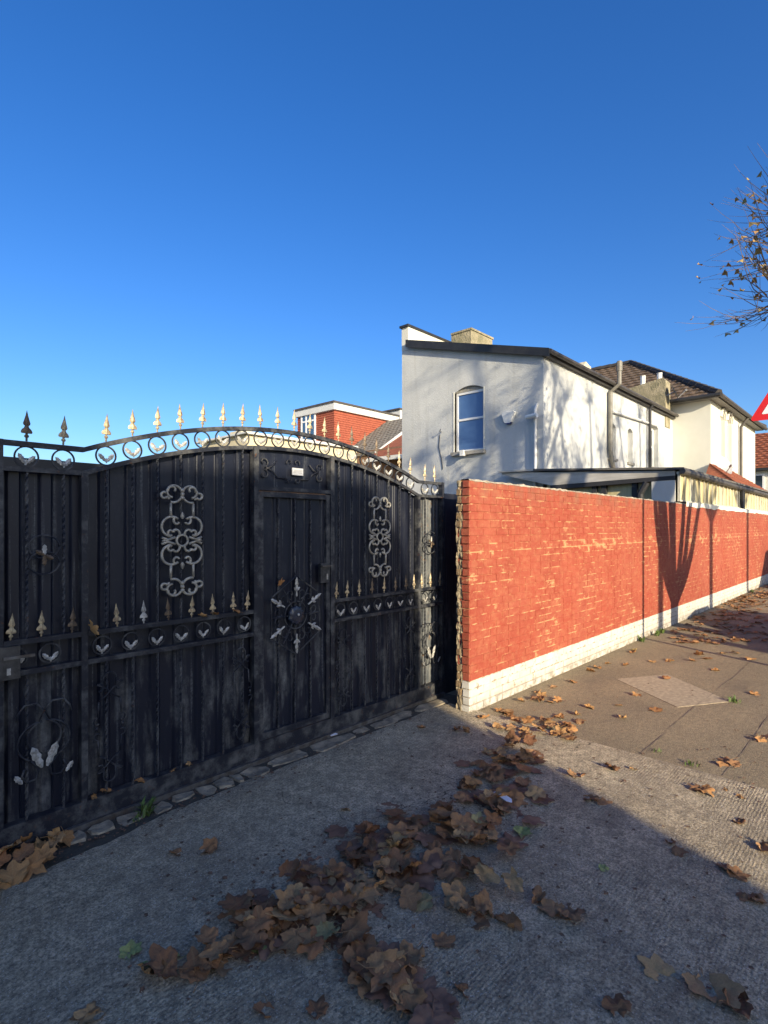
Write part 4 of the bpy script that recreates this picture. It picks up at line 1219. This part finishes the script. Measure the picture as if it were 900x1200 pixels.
for dz in (.16, -.10): MB().box(sx_ + .002, sy_ - .05, SZ + dz, sx_ + .1, sy_ + .05, SZ + dz + .03).build('clamp', M['metal_g'], sg)

# ================================================================== TREES
def make_tree(base, fork_h, knuckles, r_trunk, seed, label, group, twigs=46, leaves=150, tl=(.55, 1.15)):
    rnd = random.Random(seed)
    root = empty('plane_tree', base); tag(root, label, 'tree', group)
    B = Vector(base); fk = B + Vector((.03, .02, fork_h))
    tr = MB()
    pts = [B + Vector((.0, 0, -.05)), B + Vector((0, .0, .10)), B + Vector((.01, .01, .5)), B + Vector((.02, .01, fork_h * .6)), fk + Vector((0, 0, .15))]
    tr.tube(pts, [r_trunk * 1.5, r_trunk * 1.25, r_trunk * 1.05, r_trunk, r_trunk * 1.05], 12)
    tr.build('trunk', M['bark'], root, smooth=True)
    tw = MB(); lf = MB()
    for K in knuckles:
        K = Vector(K)
        d = K - fk
        path = []; rad = []
        side = Vector((rnd.uniform(-.1, .1), rnd.uniform(-.1, .1), 0))
        for i in range(9):
            u = i / 8
            hz = d.x * u ** .55, d.y * u ** .55
            p = fk + Vector((hz[0], hz[1], d.z * u)) + side * math.sin(u * math.pi) + Vector((rnd.uniform(-.03, .03), rnd.uniform(-.03, .03), 0))
            path.append(p); rad.append(r_trunk * (.66 - .34 * u))
        path[0] = fk - Vector((0, 0, .1)); rad[-1] = r_trunk * .46; rad[-2] = r_trunk * .36
        lm = MB(); lm.tube(path, rad, 8)
        # knobbly pollard head
        for k in range(7):
            c_ = path[-1] + Vector((rnd.gauss(0, .07), rnd.gauss(0, .07), rnd.gauss(.02, .08)))
            q = rnd.uniform(.05, .10)
            lm.lathe([(.01, -q), (q * .8, -q * .5), (q, 0), (q * .75, q * .55), (.01, q)], c_, 7)
        lm.build('limb', M['bark'], root, smooth=True)
        for k in range(twigs):
            a = rnd.uniform(0, 2 * math.pi); el_ = rnd.uniform(-.6, 1.3)
            dv = Vector((math.cos(a) * math.cos(el_), math.sin(a) * math.cos(el_), math.sin(el_)))
            ln = rnd.uniform(*tl); cur = Vector((0, 0, rnd.uniform(.1, .55)))
            p = path[-1] + Vector((rnd.gauss(0, .06), rnd.gauss(0, .06), rnd.gauss(0, .09)))
            P = [p.copy()]
            dd_ = dv.copy()
            for s_ in range(6):
                dd_ = (dd_ + cur * .22 + Vector((rnd.gauss(0, .09), rnd.gauss(0, .09), rnd.gauss(0, .07)))).normalized()
                p = p + dd_ * ln / 6; P.append(p.copy())
            tw.tube(P, [.0075, .0065, .0055, .0045, .0035, .0025, .0015], 3, cap=False)
            if rnd.random() < .5:
                q = P[3]; dv2 = (dd_ + Vector((rnd.gauss(0, .6), rnd.gauss(0, .6), rnd.gauss(.1, .4)))).normalized()
                P2 = [q + dv2 * ln * .4 * s_ / 3 + Vector((0, 0, .03 * s_ * s_ * .4)) for s_ in range(4)]
                tw.tube(P2, [.005, .004, .003, .0015], 3, cap=False)
                P.append(P2[-1])
            for q in P[1:]:
                if rnd.random() < leaves / 1000:
                    ax = Vector((rnd.gauss(0, 1), rnd.gauss(0, 1), rnd.gauss(-.6, .6))).normalized()
                    sd_ = ax.orthogonal().normalized(); nn = ax.cross(sd_)
                    s_ = rnd.uniform(.05, .105)
                    q0 = q
                    lf.add([q0, q0 + ax * s_ * .5 + sd_ * s_ * .6 + nn * s_ * .25, q0 + ax * s_ * .75 + sd_ * s_ * .2, q0 + ax * s_ * 1.2 + nn * s_ * .1, q0 + ax * s_ * .75 - sd_ * s_ * .2, q0 + ax * s_ * .5 - sd_ * s_ * .6 + nn * s_ * .3],
                           [(0, 1, 2, 3), (0, 3, 4, 5)])
    tag(tw.build('twigs', M['twig'], root), kind='stuff')
    tag(lf.build('crown', M['tree_leaf'], root), kind='stuff')
    return root
def cp_(px, py, Z): return Vector((0, 0, CH)) + ray(px, py) * Z
T1 = (9.42, .02, 0)
k1 = [cp_(921, 300, 7.2), cp_(914, 350, 7.0), cp_(930, 250, 7.6), cp_(990, 280, 7.4), cp_(1030, 330, 6.6), cp_(1000, 180, 7.6)]
k1 = [Vector(k) for k in k1[:4]] + [Vector((8.3, -.5, 4.6)), Vector((10.4, .1, 5.0)), Vector((11.5, -.3, 4.7)), Vector((7.75, -.8, 4.8)), Vector((10.7, -1.0, 5.4))]
make_tree(T1, 1.45, k1, .20, 4, 'pollarded plane tree with bare twigs reaching over the pavement', 'street plane trees', 70, 190, (.6, 1.25))
k2 = [(8.0, -8.5, 8.4), (10.1, -8.4, 8.8), (7.7, -6.5, 9.0), (10.3, -6.4, 8.2), (9.1, -7.5, 9.9), (7.1, -7.4, 8.0), (11.0, -7.6, 8.1), (9.0, -8.9, 7.8)]
make_tree((9.0, -7.6, 0), 5.6, k2, .13, 8, 'pollarded plane tree on the opposite pavement', 'street plane trees', 46, 420, (.8, 1.6))
k3 = [(x + 3.9, y, z + .2) for x, y, z in k2]
k4 = [(x - 3.4, y, z + 1.6) for x, y, z in k2]
make_tree((5.6, -7.6, 0), 7.2, k4, .13, 10, 'pollarded plane tree on the opposite pavement', 'street plane trees', 46, 300, (.8, 1.6))
make_tree((12.9, -7.6, 0), 5.9, k3, .13, 9, 'pollarded plane tree on the opposite pavement', 'street plane trees', 46, 420, (.8, 1.6))

# ================================================================== PARKED VEHICLES (their shadows reach the wall)
M['car_paint'] = simple('dark_blue_car_paint', (.02, .03, .06), (.02, .03, .055), 3, .25)
M['van_paint'] = simple('white_van_paint', (.72, .72, .72), (.68, .68, .68), 3, .3)
M['tyre'] = simple('tyre_rubber', (.02, .02, .02))
M['lamp'] = simple('lamp_lens', (.6, .6, .58), (.5, .5, .5), 4, .2)
M['lamp_r'] = simple('tail_lamp_red', (.4, .01, .01), (.35, .01, .01), 4, .2)
def vehicle(name, x0, y0, L, W, low, cab, H, paint, label, cat, wr=.31):
    zr = -.12
    root = empty(name, (x0 + L/2, y0 - W/2, zr)); tag(root, label, cat)
    def shell(prof, y_a, y_b, inset):
        n_ = len(prof); P = []
        zmin = min(p[1] for p in prof); zmax = max(p[1] for p in prof)
        for yy, sg_ in ((y_a, -1), (y_b, 1)):
            for x, z in prof:
                u = (z - zmin) / (zmax - zmin)
                P.append((x0 + x, yy + sg_ * inset * u, zr + z))
        fs = [tuple(range(n_)), tuple(range(n_, 2*n_))[::-1]] + [(i, n_ + i, n_ + (i+1) % n_, (i+1) % n_) for i in range(n_)]
        return MB().add(P, fs)
    b = shell(low, y0, y0 - W, .04).build('body', M[paint], root)
    c = shell(cab, y0 - .05, y0 - W + .05, .16).build('cabin', M[paint], root)
    for xx in (.17 * L, .81 * L):
        for yy in (y0 - .11, y0 - W + .11):
            wh = MB(); vs = []; n_ = 18
            for s_ in (-.1, .1):
                for k in range(n_): a = 2*math.pi*k/n_; vs.append((x0 + xx + wr*math.cos(a), yy + s_ + (.012 if s_ > 0 else -.012), zr + wr + wr*math.sin(a)))
            wh.add(vs, [(k, (k+1) % n_, n_+(k+1) % n_, n_+k) for k in range(n_)] + [tuple(range(n_)), tuple(range(n_, 2*n_))[::-1]])
            wo = wh.build('wheel', M['tyre'], root)
            rm = MB(); vs = []
            for s_ in (-.125, .125):
                for k in range(n_): a = 2*math.pi*k/n_; vs.append((x0 + xx + wr*.62*math.cos(a), yy + s_, zr + wr + wr*.62*math.sin(a)))
            rm.add(vs, [(k, (k+1) % n_, n_+(k+1) % n_, n_+k) for k in range(n_)] + [tuple(range(n_)), tuple(range(n_, 2*n_))[::-1]])
            rm.build('rim', M['metal_g'], wo)
    zc0 = min(p[1] for p in cab); zc1 = max(p[1] for p in cab); xs_ = sorted(p[0] for p in cab)
    return root, x0, zr, (zc0, zc1, xs_), y0, W
low = [(0, .28), (.02, .62), (.12, .80), (1.10, .92), (3.95, .95), (4.25, .85), (4.32, .55), (4.30, .26), (3.9, .20), (.4, .20)]
cab = [(.95, .90), (1.75, 1.36), (2.3, 1.45), (3.3, 1.43), (4.08, .93)]
root, x0, zr, zc, y0, W = vehicle('parked_car', 8.25, -.42, 4.32, 1.72, low, cab, 1.45, 'car_paint', 'dark parked hatchback at the kerb beside the plane tree', 'car')
for sg_, yy in ((1, y0 - .055), (-1, y0 - W + .055)):
    for pts in ([(1.35, .98), (1.85, 1.30), (2.35, 1.37), (2.4, .98)], [(2.5, .98), (2.45, 1.37), (3.25, 1.35), (3.7, .98)]):
        f = lambda z: yy - sg_ * (.16 * (z - .90) / .55) + sg_ * .004
        MB().add([(x0 + x, f(z), zr + z) for x, z in pts], [(0, 1, 2, 3)]).build('side_window', M['glass'], root)
for yy in (y0 - .25, y0 - W + .25):
    MB().box(x0 - .02, yy - .16, zr + .55, x0 + .06, yy + .16, zr + .70).build('headlight', M['lamp'], root)
    MB().box(x0 + 4.26, yy - .14, zr + .6, x0 + 4.34, yy + .14, zr + .84).build('tail_light', M['lamp_r'], root)
low = [(0, .35), (.02, .9), (.15, 1.05), (4.95, 1.1), (5.0, .9), (5.0, .35), (4.6, .28), (.4, .28)]
cab = [(.15, 1.05), (.95, 1.75), (1.45, 2.3), (1.7, 2.36), (4.98, 2.36), (4.98, 1.05)]
root, x0, zr, zc, y0, W = vehicle('parked_van', 16.95, -.42, 5.0, 1.95, low, cab, 2.3, 'van_paint', 'white panel van parked further along the kerb', 'van', .34)
for sg_, yy in ((1, y0 - .055), (-1, y0 - W + .055)):
    f = lambda z: yy - sg_ * (.16 * (z - 1.05) / 1.31) + sg_ * .004
    MB().add([(x0 + x, f(z), zr + z) for x, z in [(.8, 1.2), (1.05, 1.7), (1.5, 2.0), (1.75, 2.0), (1.75, 1.2)]], [(0, 1, 2, 3, 4)]).build('side_window', M['glass'], root)
for yy in (y0 - .25, y0 - W + .25):
    MB().box(x0 - .02, yy - .14, zr + .75, x0 + .06, yy + .14, zr + .95).build('headlight', M['lamp'], root)

# ================================================================== FALLEN LEAVES
def leaf_mesh(seed, mat, curl, crumple, fold):
    rnd = random.Random(seed)
    lobes = [0, R(52), R(-52), R(108), R(-108)]
    lens = [1.0, .90 * rnd.uniform(.9, 1.1), .90 * rnd.uniform(.9, 1.1), .72, .72]
    rw = rnd.uniform(.38, .58)
    lens = [l * rnd.uniform(.78, 1.08) for l in lens]
    NS, NR = 44, 5
    def rad(a):
        r = .52
        for la, ll in zip(lobes, lens):
            d = abs((a - la + math.pi) % (2 * math.pi) - math.pi)
            w_ = rw
            r = max(r, .52 + (ll - .52) * max(0, 1 - (d / w_)) ** .9)
        tooth = 1 + .05 * math.sin(a * 19 + seed)
        if abs(abs(a) - math.pi) < .35: r *= .75
        return r * tooth
    vs = [(0, 0, 0)]; vein = [1.0]
    for j in range(1, NR + 1):
        for k in range(NS):
            a = -math.pi + 2 * math.pi * k / NS
            r = rad(a) * j / NR
            x, y = r * math.sin(a), r * math.cos(a)
            dmin = min(abs((a - la + math.pi) % (2 * math.pi) - math.pi) for la in lobes) * (j / NR) 
            vein.append(max(0, 1 - dmin / .10)); vs.append((x, y, 0))
    fs = [(0, 1 + k, 1 + (k + 1) % NS) for k in range(NS)]
    for j in range(NR - 1):
        for k in range(NS):
            a = 1 + j * NS + k; b = 1 + j * NS + (k + 1) % NS
            fs.append((a, a + NS, b + NS, b))
    # petiole
    ang = rnd.uniform(0, math.pi); o1 = rnd.uniform(0, 90)
    ca, sa = math.cos(ang), math.sin(ang)
    out = []
    for (x, y, z), ve in zip(vs, vein):
        u = x * ca + y * sa; v = -x * sa + y * ca
        # crumple
        z = crumple * (.55 * mnoise.noise((x * 2.1 + o1, y * 2.1, 0)) + .30 * mnoise.noise((x * 5 + o1, y * 5, 4))) + .05 * (1 - ve) * (x * x + y * y)
        # fold along the midrib
        z += fold * abs(x) * .8
        # roll: bend u onto an arc of curvature curl
        c_ = curl * (1 + .5 * v)
        if abs(c_) > .05:
            th = u * c_
            if th > 2.6: th = 2.6
            if th < -2.6: th = -2.6
            uu = math.sin(th) / c_; zz = (1 - math.cos(th)) / c_
            nx, nz_ = -math.sin(th), math.cos(th)
            u, z = uu + nx * z, zz + nz_ * z
        x, y = u * ca - v * sa, u * sa + v * ca
        out.append((x, y, z))
    mb = MB(); mb.add(out, fs)
    b = out[1 + 0]
    base = Vector(out[1]); st = [Vector(out[0]), base, base + Vector((rnd.uniform(-.1, .1), -.35, .05)), base + Vector((rnd.uniform(-.2, .2), -.7, .12))]
    nv = len(mb.v); mb.tube(st, [.018, .018, .014, .018], 4)
    zmin = min(p[2] for p in mb.v); mb.v = [(x * .5, y * .5, (z - zmin) * .5) for x, y, z in mb.v]
    me = mb.mesh('fallen_leaf', mat, smooth=True)
    at = me.attributes.new('vein', 'FLOAT', 'POINT')
    at.data.foreach_set('value', vein + [1.0] * (len(mb.v) - nv))
    return me
rnd = random.Random(99)
VAR = {}
specs = [(0, .3, .1), (.5, .35, .15), (.9, .4, .1), (-.6, .4, .2), (1.5, .4, .2), (-1.0, .45, .1), (2.3, .35, .1), (.3, .55, .35), (.8, .65, .2), (-1.5, .4, .1), (.2, .2, .05), (2.5, .5, .2)]
for key in ('leaf', 'leaf_tan'):
    VAR[key] = [leaf_mesh(i * 7 + (3 if key == 'leaf' else 50), M[key], *s_) for i, s_ in enumerate(specs)]
VAR['leaf_green'] = [leaf_mesh(71, M['leaf_green'], .5, .35, .2), leaf_mesh(72, M['leaf_green'], 1.0, .5, .2)]
VAR['leaf_yellow'] = [leaf_mesh(81, M['leaf_yellow'], .1, .25, .05), leaf_mesh(82, M['leaf_yellow'], .8, .4, .2)]
LOOK = ['flat', 'gently curled', 'curled', 'arched', 'tightly curled', 'hollowed', 'rolled up', 'folded', 'crumpled', 'humped', 'flattened', 'twisted']
def leaf(p, size, key, label, group=None, tilt=.25, var=None, z=None, rz=None, rx=None):
    me = VAR[key][var] if var is not None else rnd.choice(VAR[key])
    o = bpy.data.objects.new('fallen_leaf', me); col.objects.link(o)
    zz = z if z is not None else (.014 if .0 < p.x < CX1 else .001)
    o.location = (p.x, p.y, zz)
    o.rotation_euler = (rnd.gauss(0, tilt) if rx is None else rx, rnd.gauss(0, tilt), rnd.uniform(0, 6.28) if rz is None else rz)
    s_ = size
    o.scale = (s_, s_ * rnd.uniform(.85, 1.05), s_ * rnd.uniform(.55, .9))
    if '%s' in label: label = label.replace('%s', LOOK[VAR[key].index(me)] + (' tan' if key == 'leaf_tan' else ' brown'))
    tag(o, label, 'leaf', group)
    return o
LB = '%s dead leaf in the drift across the concrete, by the paper scrap'
LB2 = '%s dead leaf in the middle of the drift, above the pale yellow leaf'
LB3 = '%s dead leaf in the lower tail of the drift on shaded concrete'
LB4 = '%s dead leaf in the drift, beside the large green leaf'
LB5 = '%s dead leaf on concrete where the drift meets the sunlit pavement'
GB = 'leaves drifted across the driveway'
def drift(path, n, spread, smin, smax, label, group, keys=('leaf',) * 9 + ('leaf_tan',), stack=.05):
    for i in range(n):
        u = rnd.random() * (len(path) - 1); k = int(u); f = u - k
        a, b = path[k], path[k + 1]
        px = a[0] + (b[0] - a[0]) * f; py = a[1] + (b[1] - a[1]) * f; w_ = (a[2] + (b[2] - a[2]) * f) * spread
        g = on_g(px + rnd.gauss(0, w_), py + rnd.gauss(0, w_ * .55))
        o = leaf(g, rnd.uniform(smin, smax), rnd.choice(keys), label, group, .2)
        o.location.z += rnd.random() ** 2 * stack
# main drift: (px, py, half width)
drift([(618, 880, 18), (600, 915, 22), (560, 955, 34), (520, 985, 42), (470, 1005, 40)], 66, .95, .15, .25, LB, GB)
drift([(470, 975, 30), (440, 1010, 34), (410, 1040, 30), (370, 1065, 30), (320, 1090, 30), (290, 1110, 22)], 58, .95, .16, .26, LB2, GB)
drift([(555, 1010, 26), (560, 1050, 20), (555, 1085, 16)], 15, .9, .15, .24, LB2, GB)
drift([(395, 1085, 26), (430, 1120, 26), (455, 1150, 26), (480, 1185, 26)], 20, .8, .17, .25, LB3, GB)
drift([(300, 1105, 18), (270, 1130, 20), (215, 1140, 18), (170, 1165, 16)], 9, .8, .15, .24, LB4, GB)
# scatter, each picked from the photograph
LS = 'single %s leaf lying apart from the drift on shaded concrete'; GS = 'scattered leaves on shaded concrete'
for px, py, s_ in ((205, 1003, .13), (248, 998, .17), (405, 953, .10), (650, 1070, .2), (668, 1078, .17), (630, 1060, .14), (690, 940, .16), (708, 946, .15), (672, 911, .15), (682, 912, .14),
                   (785, 992, .12), (794, 1003, .13), (850, 1022, .17), (862, 1030, .15), (875, 1055, .13), (885, 1060, .12), (775, 1145, .2), (840, 1165, .24), (860, 1185, .22), (820, 1160, .2),
                   (725, 1188, .15), (540, 1165, .11), (545, 860, .16), (535, 858, .15), (495, 855, .13), (520, 1110, .14), (372, 1192, .12), (310, 1190, .15), (95, 1192, .16), (110, 1196, .14), (708, 1050, .05), (655, 990, .05)):
    leaf(on_g(px, py), s_, 'leaf', LS, GS, .2)
LP = 'dry %s leaf on the sunlit pavement near the white wall base'; GP = 'leaves on the sunlit pavement'
drift([(575, 838, 14), (600, 832, 16), (640, 820, 10)], 12, .6, .12, .18, LP, GP, ('leaf_tan', 'leaf_tan', 'leaf'), .03)
drift([(590, 858, 18), (630, 858, 22), (668, 858, 16), (640, 845, 20)], 24, .7, .12, .20, LP, GP, ('leaf_tan', 'leaf_tan', 'leaf'), .04)
drift([(585, 880, 16), (600, 895, 14), (560, 902, 14)], 8, .7, .15, .2, LB5, GB)
for px, py, s_ in ((630, 812, .15), (648, 806, .14), (672, 800, .15), (655, 822, .14), (690, 830, .17), (676, 838, .14), (679, 847, .16), (730, 842, .15), (746, 815, .15), (770, 833, .18), (725, 827, .12), (693, 787, .17), (700, 783, .16), (712, 778, .14), (733, 780, .14), (742, 765, .2),
                   (765, 776, .16), (785, 775, .17), (781, 796, .15), (820, 768, .2), (828, 772, .18), (812, 775, .16), (839, 786, .16), (848, 766, .15), (862, 766, .15), (880, 773, .17), (884, 814, .14), (895, 866, .15), (890, 868, .13), (855, 893, .2), (862, 897, .16), (848, 897, .13), (825, 931, .17), (818, 929, .14), (715, 903, .17), (742, 904, .08), (868, 968, .12), (895, 998, .19), (868, 937, .08), (850, 929, .07)):
    leaf(on_g(px, py), s_, 'leaf_tan' if rnd.random() < .75 else 'leaf', LP, GP, .2)
# individual ones
leaf(on_g(497, 1062), .19, 'leaf_yellow', 'flat pale yellow lobed leaf lying on top beside the brown drift', None, .1, 0)
leaf(on_g(560, 972), .15, 'leaf_yellow', 'small pale yellow leaf in the upper part of the brown drift', None, .1, 1, .05)
leaf(on_g(385, 1105), .19, 'leaf_yellow', 'tan yellow leaf with a long stalk lower in the brown drift', None, .1, 1, .04)
leaf(on_g(195, 1134), .21, 'leaf_green', 'large green leaf beside a small shrivelled green one on concrete', None, .15, 0)
leaf(on_g(153, 1122), .13, 'leaf_green', 'small shrivelled yellow green leaf on the concrete beside a larger one', None, .4, 1)
leaf(on_g(612, 978), .17, 'leaf_green', 'pale green leaf at the edge of the brown drift near the paper scrap', None, .15, 0)
leaf(on_g(706, 1022), .08, 'leaf_green', 'tiny green leaf alone on the shaded concrete', None, .2, 1)
leaf(on_g(305, 1118), .14, 'leaf_green', 'green leaf half hidden under brown ones at the lower drift', None, .2, 1)
leaf(on_g(742, 762), .15, 'leaf_yellow', 'pale yellow leaf against the white wall base by the pole shadow', None, .3, 1)
# leaf pile under the latch end of the gate
for px, py, s_ in ((5, 1010, .2), (20, 1000, .2), (35, 1025, .22), (48, 1002, .2), (62, 995, .17), (15, 1035, .22), (75, 990, .15), (-10, 1020, .22), (28, 1012, .2), (50, 1015, .17), (66, 1000, .15), (0, 1040, .2)):
    o = leaf(on_g(px, py), s_, 'leaf_tan' if rnd.random() < .6 else 'leaf', 'dry %s leaf heaped against the gate bottom at its latch end', 'leaves heaped at the gate corner', .4)
    o.location.z += rnd.uniform(0, .05)
# leaves caught on the gate
def gleaf(px, py, s_, y, label, rx=1.2):
    p = on_y(px, py, y); o = leaf(p, s_, 'leaf_tan', label, None, .3, None, p.z, None, rx); return o
p = gleaf(108, 724, .15, YG - .05, 'large dry orange leaf caught behind the spearheads on the gate rail')
p.location.z = 1.13
for px in (238, 252, 278):
    o = gleaf(px, 716, .09, YG - .03, 'small dry leaf caught on the gate rail near the wicket door', .4); o.location.z = 1.125; o['group'] = 'leaves caught on the gate rail'
for px, s_ in ((110, .08), (125, .09), (165, .09), (203, .06), (222, .07)):
    o = gleaf(px, 920, s_, YG - .012, 'scrap of %s leaf resting on the gate bottom rail', .3); o.location.z = .157; o['group'] = 'leaf scraps on the bottom rail'
o = gleaf(329, 683, .10, YG - .05, 'dry leaf caught on the hexagonal rosette of the wicket door', 1.1); o.location.z = 1.30
# the flattened under-layer of the drift, past what can be counted leaf by leaf
ul = MB(); r5 = random.Random(77)
srcs = [VAR['leaf'][k] for k in (0, 1, 3, 10)]
upath = [(612, 890, 18), (590, 925, 26), (560, 958, 40), (515, 990, 46), (455, 1000, 40), (425, 1030, 36), (375, 1065, 32), (320, 1090, 28), (285, 1110, 20)]
for i in range(105):
    if i < 84:
        u = r5.random() * (len(upath) - 1); k = int(u); f = u - k; a, b = upath[k], upath[k + 1]
    else:
        u = r5.random(); a, b, f = (395, 1085, 22), (480, 1190, 24), u
    px = a[0] + (b[0] - a[0]) * f; py = a[1] + (b[1] - a[1]) * f; w_ = (a[2] + (b[2] - a[2]) * f)
    g = on_g(px + r5.gauss(0, w_ * .85), py + r5.gauss(0, w_ * .5))
    me = r5.choice(srcs); s_ = r5.uniform(.14, .23); a0 = r5.uniform(0, 6.28); ca, sa = math.cos(a0) * s_, math.sin(a0) * s_
    tx, ty = r5.gauss(0, .12), r5.gauss(0, .12)
    ul.add([(g.x + v.co.x * ca - v.co.y * sa, g.y + v.co.x * sa + v.co.y * ca, .014 + s_ * (.5 * v.co.z + tx * (v.co.x + .5) * .5 + abs(ty) * .2)) for v in me.vertices], [tuple(q.vertices) for q in me.polygons])
M['under'] = simple('matted_leaves', (.27, .145, .085), (.14, .07, .042), 11, .8, 0, .4, 60, .005)
tag(ul.build('matted_leaves', M['under'], smooth=True), 'flattened matted leaves under the drift on the concrete driveway', 'leaf litter', None, 'stuff')
# leaf litter in the car's shadow and along the far wall base: too many and small to count
lt = MB(); r3 = random.Random(5)
lmesh = [VAR['leaf_tan'][i] for i in (1, 2, 4)]
for i in range(340):
    if i < 200: px, py = r3.uniform(790, 900), r3.uniform(697, 755)
    else: px, py = r3.uniform(840, 905), r3.uniform(683, 712)
    g = on_g(px, py)
    if g.y > YW - .05: g.y = YW - .05 - r3.random() * .5
    if g.x > 45: continue
    a = r3.uniform(0, 6.28); s_ = r3.uniform(.10, .17)
    ca, sa = math.cos(a) * s_, math.sin(a) * s_
    pts = []
    for k in range(7):
        b = k * 2 * math.pi / 7; r_ = .5 if k % 2 else .28
        x, y = r_ * math.cos(b), r_ * math.sin(b)
        pts.append((g.x + x * ca - y * sa, g.y + x * sa + y * ca, .004 + r3.random() * .035))
    lt.add(pts + [(g.x, g.y, .012)], [(k, (k + 1) % 7, 7) for k in range(7)])
M['litter'] = simple('leaf_litter', (.36, .18, .07), (.16, .08, .04), 9, .8)
tag(lt.build('leaf_litter', M['litter']), 'small dead leaves littering the far pavement along the wall', 'leaf litter', None, 'stuff')
# paper scrap
g = on_g(590, 944)
mb = MB(); d_ = (on_g(598, 950) - on_g(582, 938)).normalized() * .07; s_ = Vector((-d_.y, d_.x, 0)) * .36
b = Vector((g.x, g.y, .055))
mb.prism([b - d_ - s_, b + d_ * .8 - s_ * .8, b + d_ * 1.2, b + d_ * .7 + s_, b - d_ + s_ * .9], (0, 0, .003))
tag(mb.build('paper_scrap', M['paper']), 'small white paper scrap lying on the leaf drift', 'litter')
g = on_g(391, 863, .02)
mb = MB(); mb.prism([(g.x - .03, g.y, .030), (g.x + .035, g.y - .012, .032), (g.x + .035, g.y + .014, .034), (g.x - .02, g.y + .02, .030)], (0, 0, .002))
tag(mb.build('paper_scrap', M['paper']), 'tiny white litter scrap on the stones below the wicket door', 'litter')
# weeds
def weed(px, py, n_, h, label, group=None, flat=False):
    g = on_g(px, py); mb = MB(); r_ = random.Random(int(px))
    for i in range(n_):
        a = r_.uniform(0, 6.28); l_ = h * r_.uniform(.5, 1.1); lean_ = r_.uniform(.3, 1.0)
        b0_ = Vector((g.x + r_.gauss(0, .02), g.y + r_.gauss(0, .02), .002)); dv = Vector((math.cos(a), math.sin(a), 0)); sd_ = Vector((-dv.y, dv.x, 0)) * h * .10
        P = [b0_, b0_ + dv * l_ * .3 * lean_ + Vector((0, 0, l_ * .5)), b0_ + dv * l_ * .8 * lean_ + Vector((0, 0, l_ * .75))]
        mb.add([P[0] - sd_ * .5, P[0] + sd_ * .5, P[1] + sd_, P[2], P[1] - sd_], [(0, 1, 2, 4), (4, 2, 3)])
    o = mb.build('weed', M['weed']); tag(o, label, 'weed', group)
weed(172, 955, 34, .10, 'small leafy green weed growing from the stones under the gate')
weed(160, 962, 16, .05, 'low moss-like weed in the joint beside the leafy weed')
weed(860, 823, 26, .07, 'grassy weed at the corner of the pale pavement patch')
weed(810, 897, 18, .05, 'low grassy weed in the pavement joint')
weed(770, 882, 12, .04, 'tiny weed in the pavement joint near the driveway edge')
for px, py in ((776, 742), (770, 745), (752, 752), (880, 694)):
    weed(px, py, 16, .12, 'grassy weed at the foot of the white wall base', 'weeds along the wall base')

# crumbled leaf fragments and grit swept into the corners
cr_ = MB(); r4 = random.Random(31)
for i in range(1400):
    k = r4.random()
    if k < .35:
        px, py = r4.uniform(60, 520), 0; py = 1008 - .372 * px + abs(r4.gauss(0, 1)) * 14 + 2
    elif k < .75:
        u = r4.random(); px = 620 - 330 * u + r4.gauss(0, 55); py = 890 + 210 * u + r4.gauss(0, 38)
    elif k < .88: px, py = r4.uniform(560, 900), r4.uniform(770, 930)
    else: px, py = r4.uniform(150, 890), r4.uniform(880, 1190)
    g = on_g(px, py); z = .013 if CX0 < g.x < CX1 and g.y < 3.2 else .003
    s_ = r4.uniform(.004, .017); a = r4.uniform(0, 6.28)
    pts = [(g.x + s_ * r4.uniform(.5, 1.1) * math.cos(a + b), g.y + s_ * r4.uniform(.5, 1.1) * math.sin(a + b), z + r4.uniform(.003, .010)) for b in (0, 1.5, 3.1, 4.7)]
    cr_.add(pts + [(g.x, g.y, z + .004)], [(0, 1, 4), (1, 2, 4), (2, 3, 4), (3, 0, 4)])
M['crumb'] = simple('leaf_crumbs', (.20, .11, .065), (.09, .055, .035), 40, .85)
tag(cr_.build('leaf_crumbs', M['crumb']), 'crumbled leaf fragments scattered over the concrete driveway', 'leaf debris', None, 'stuff')
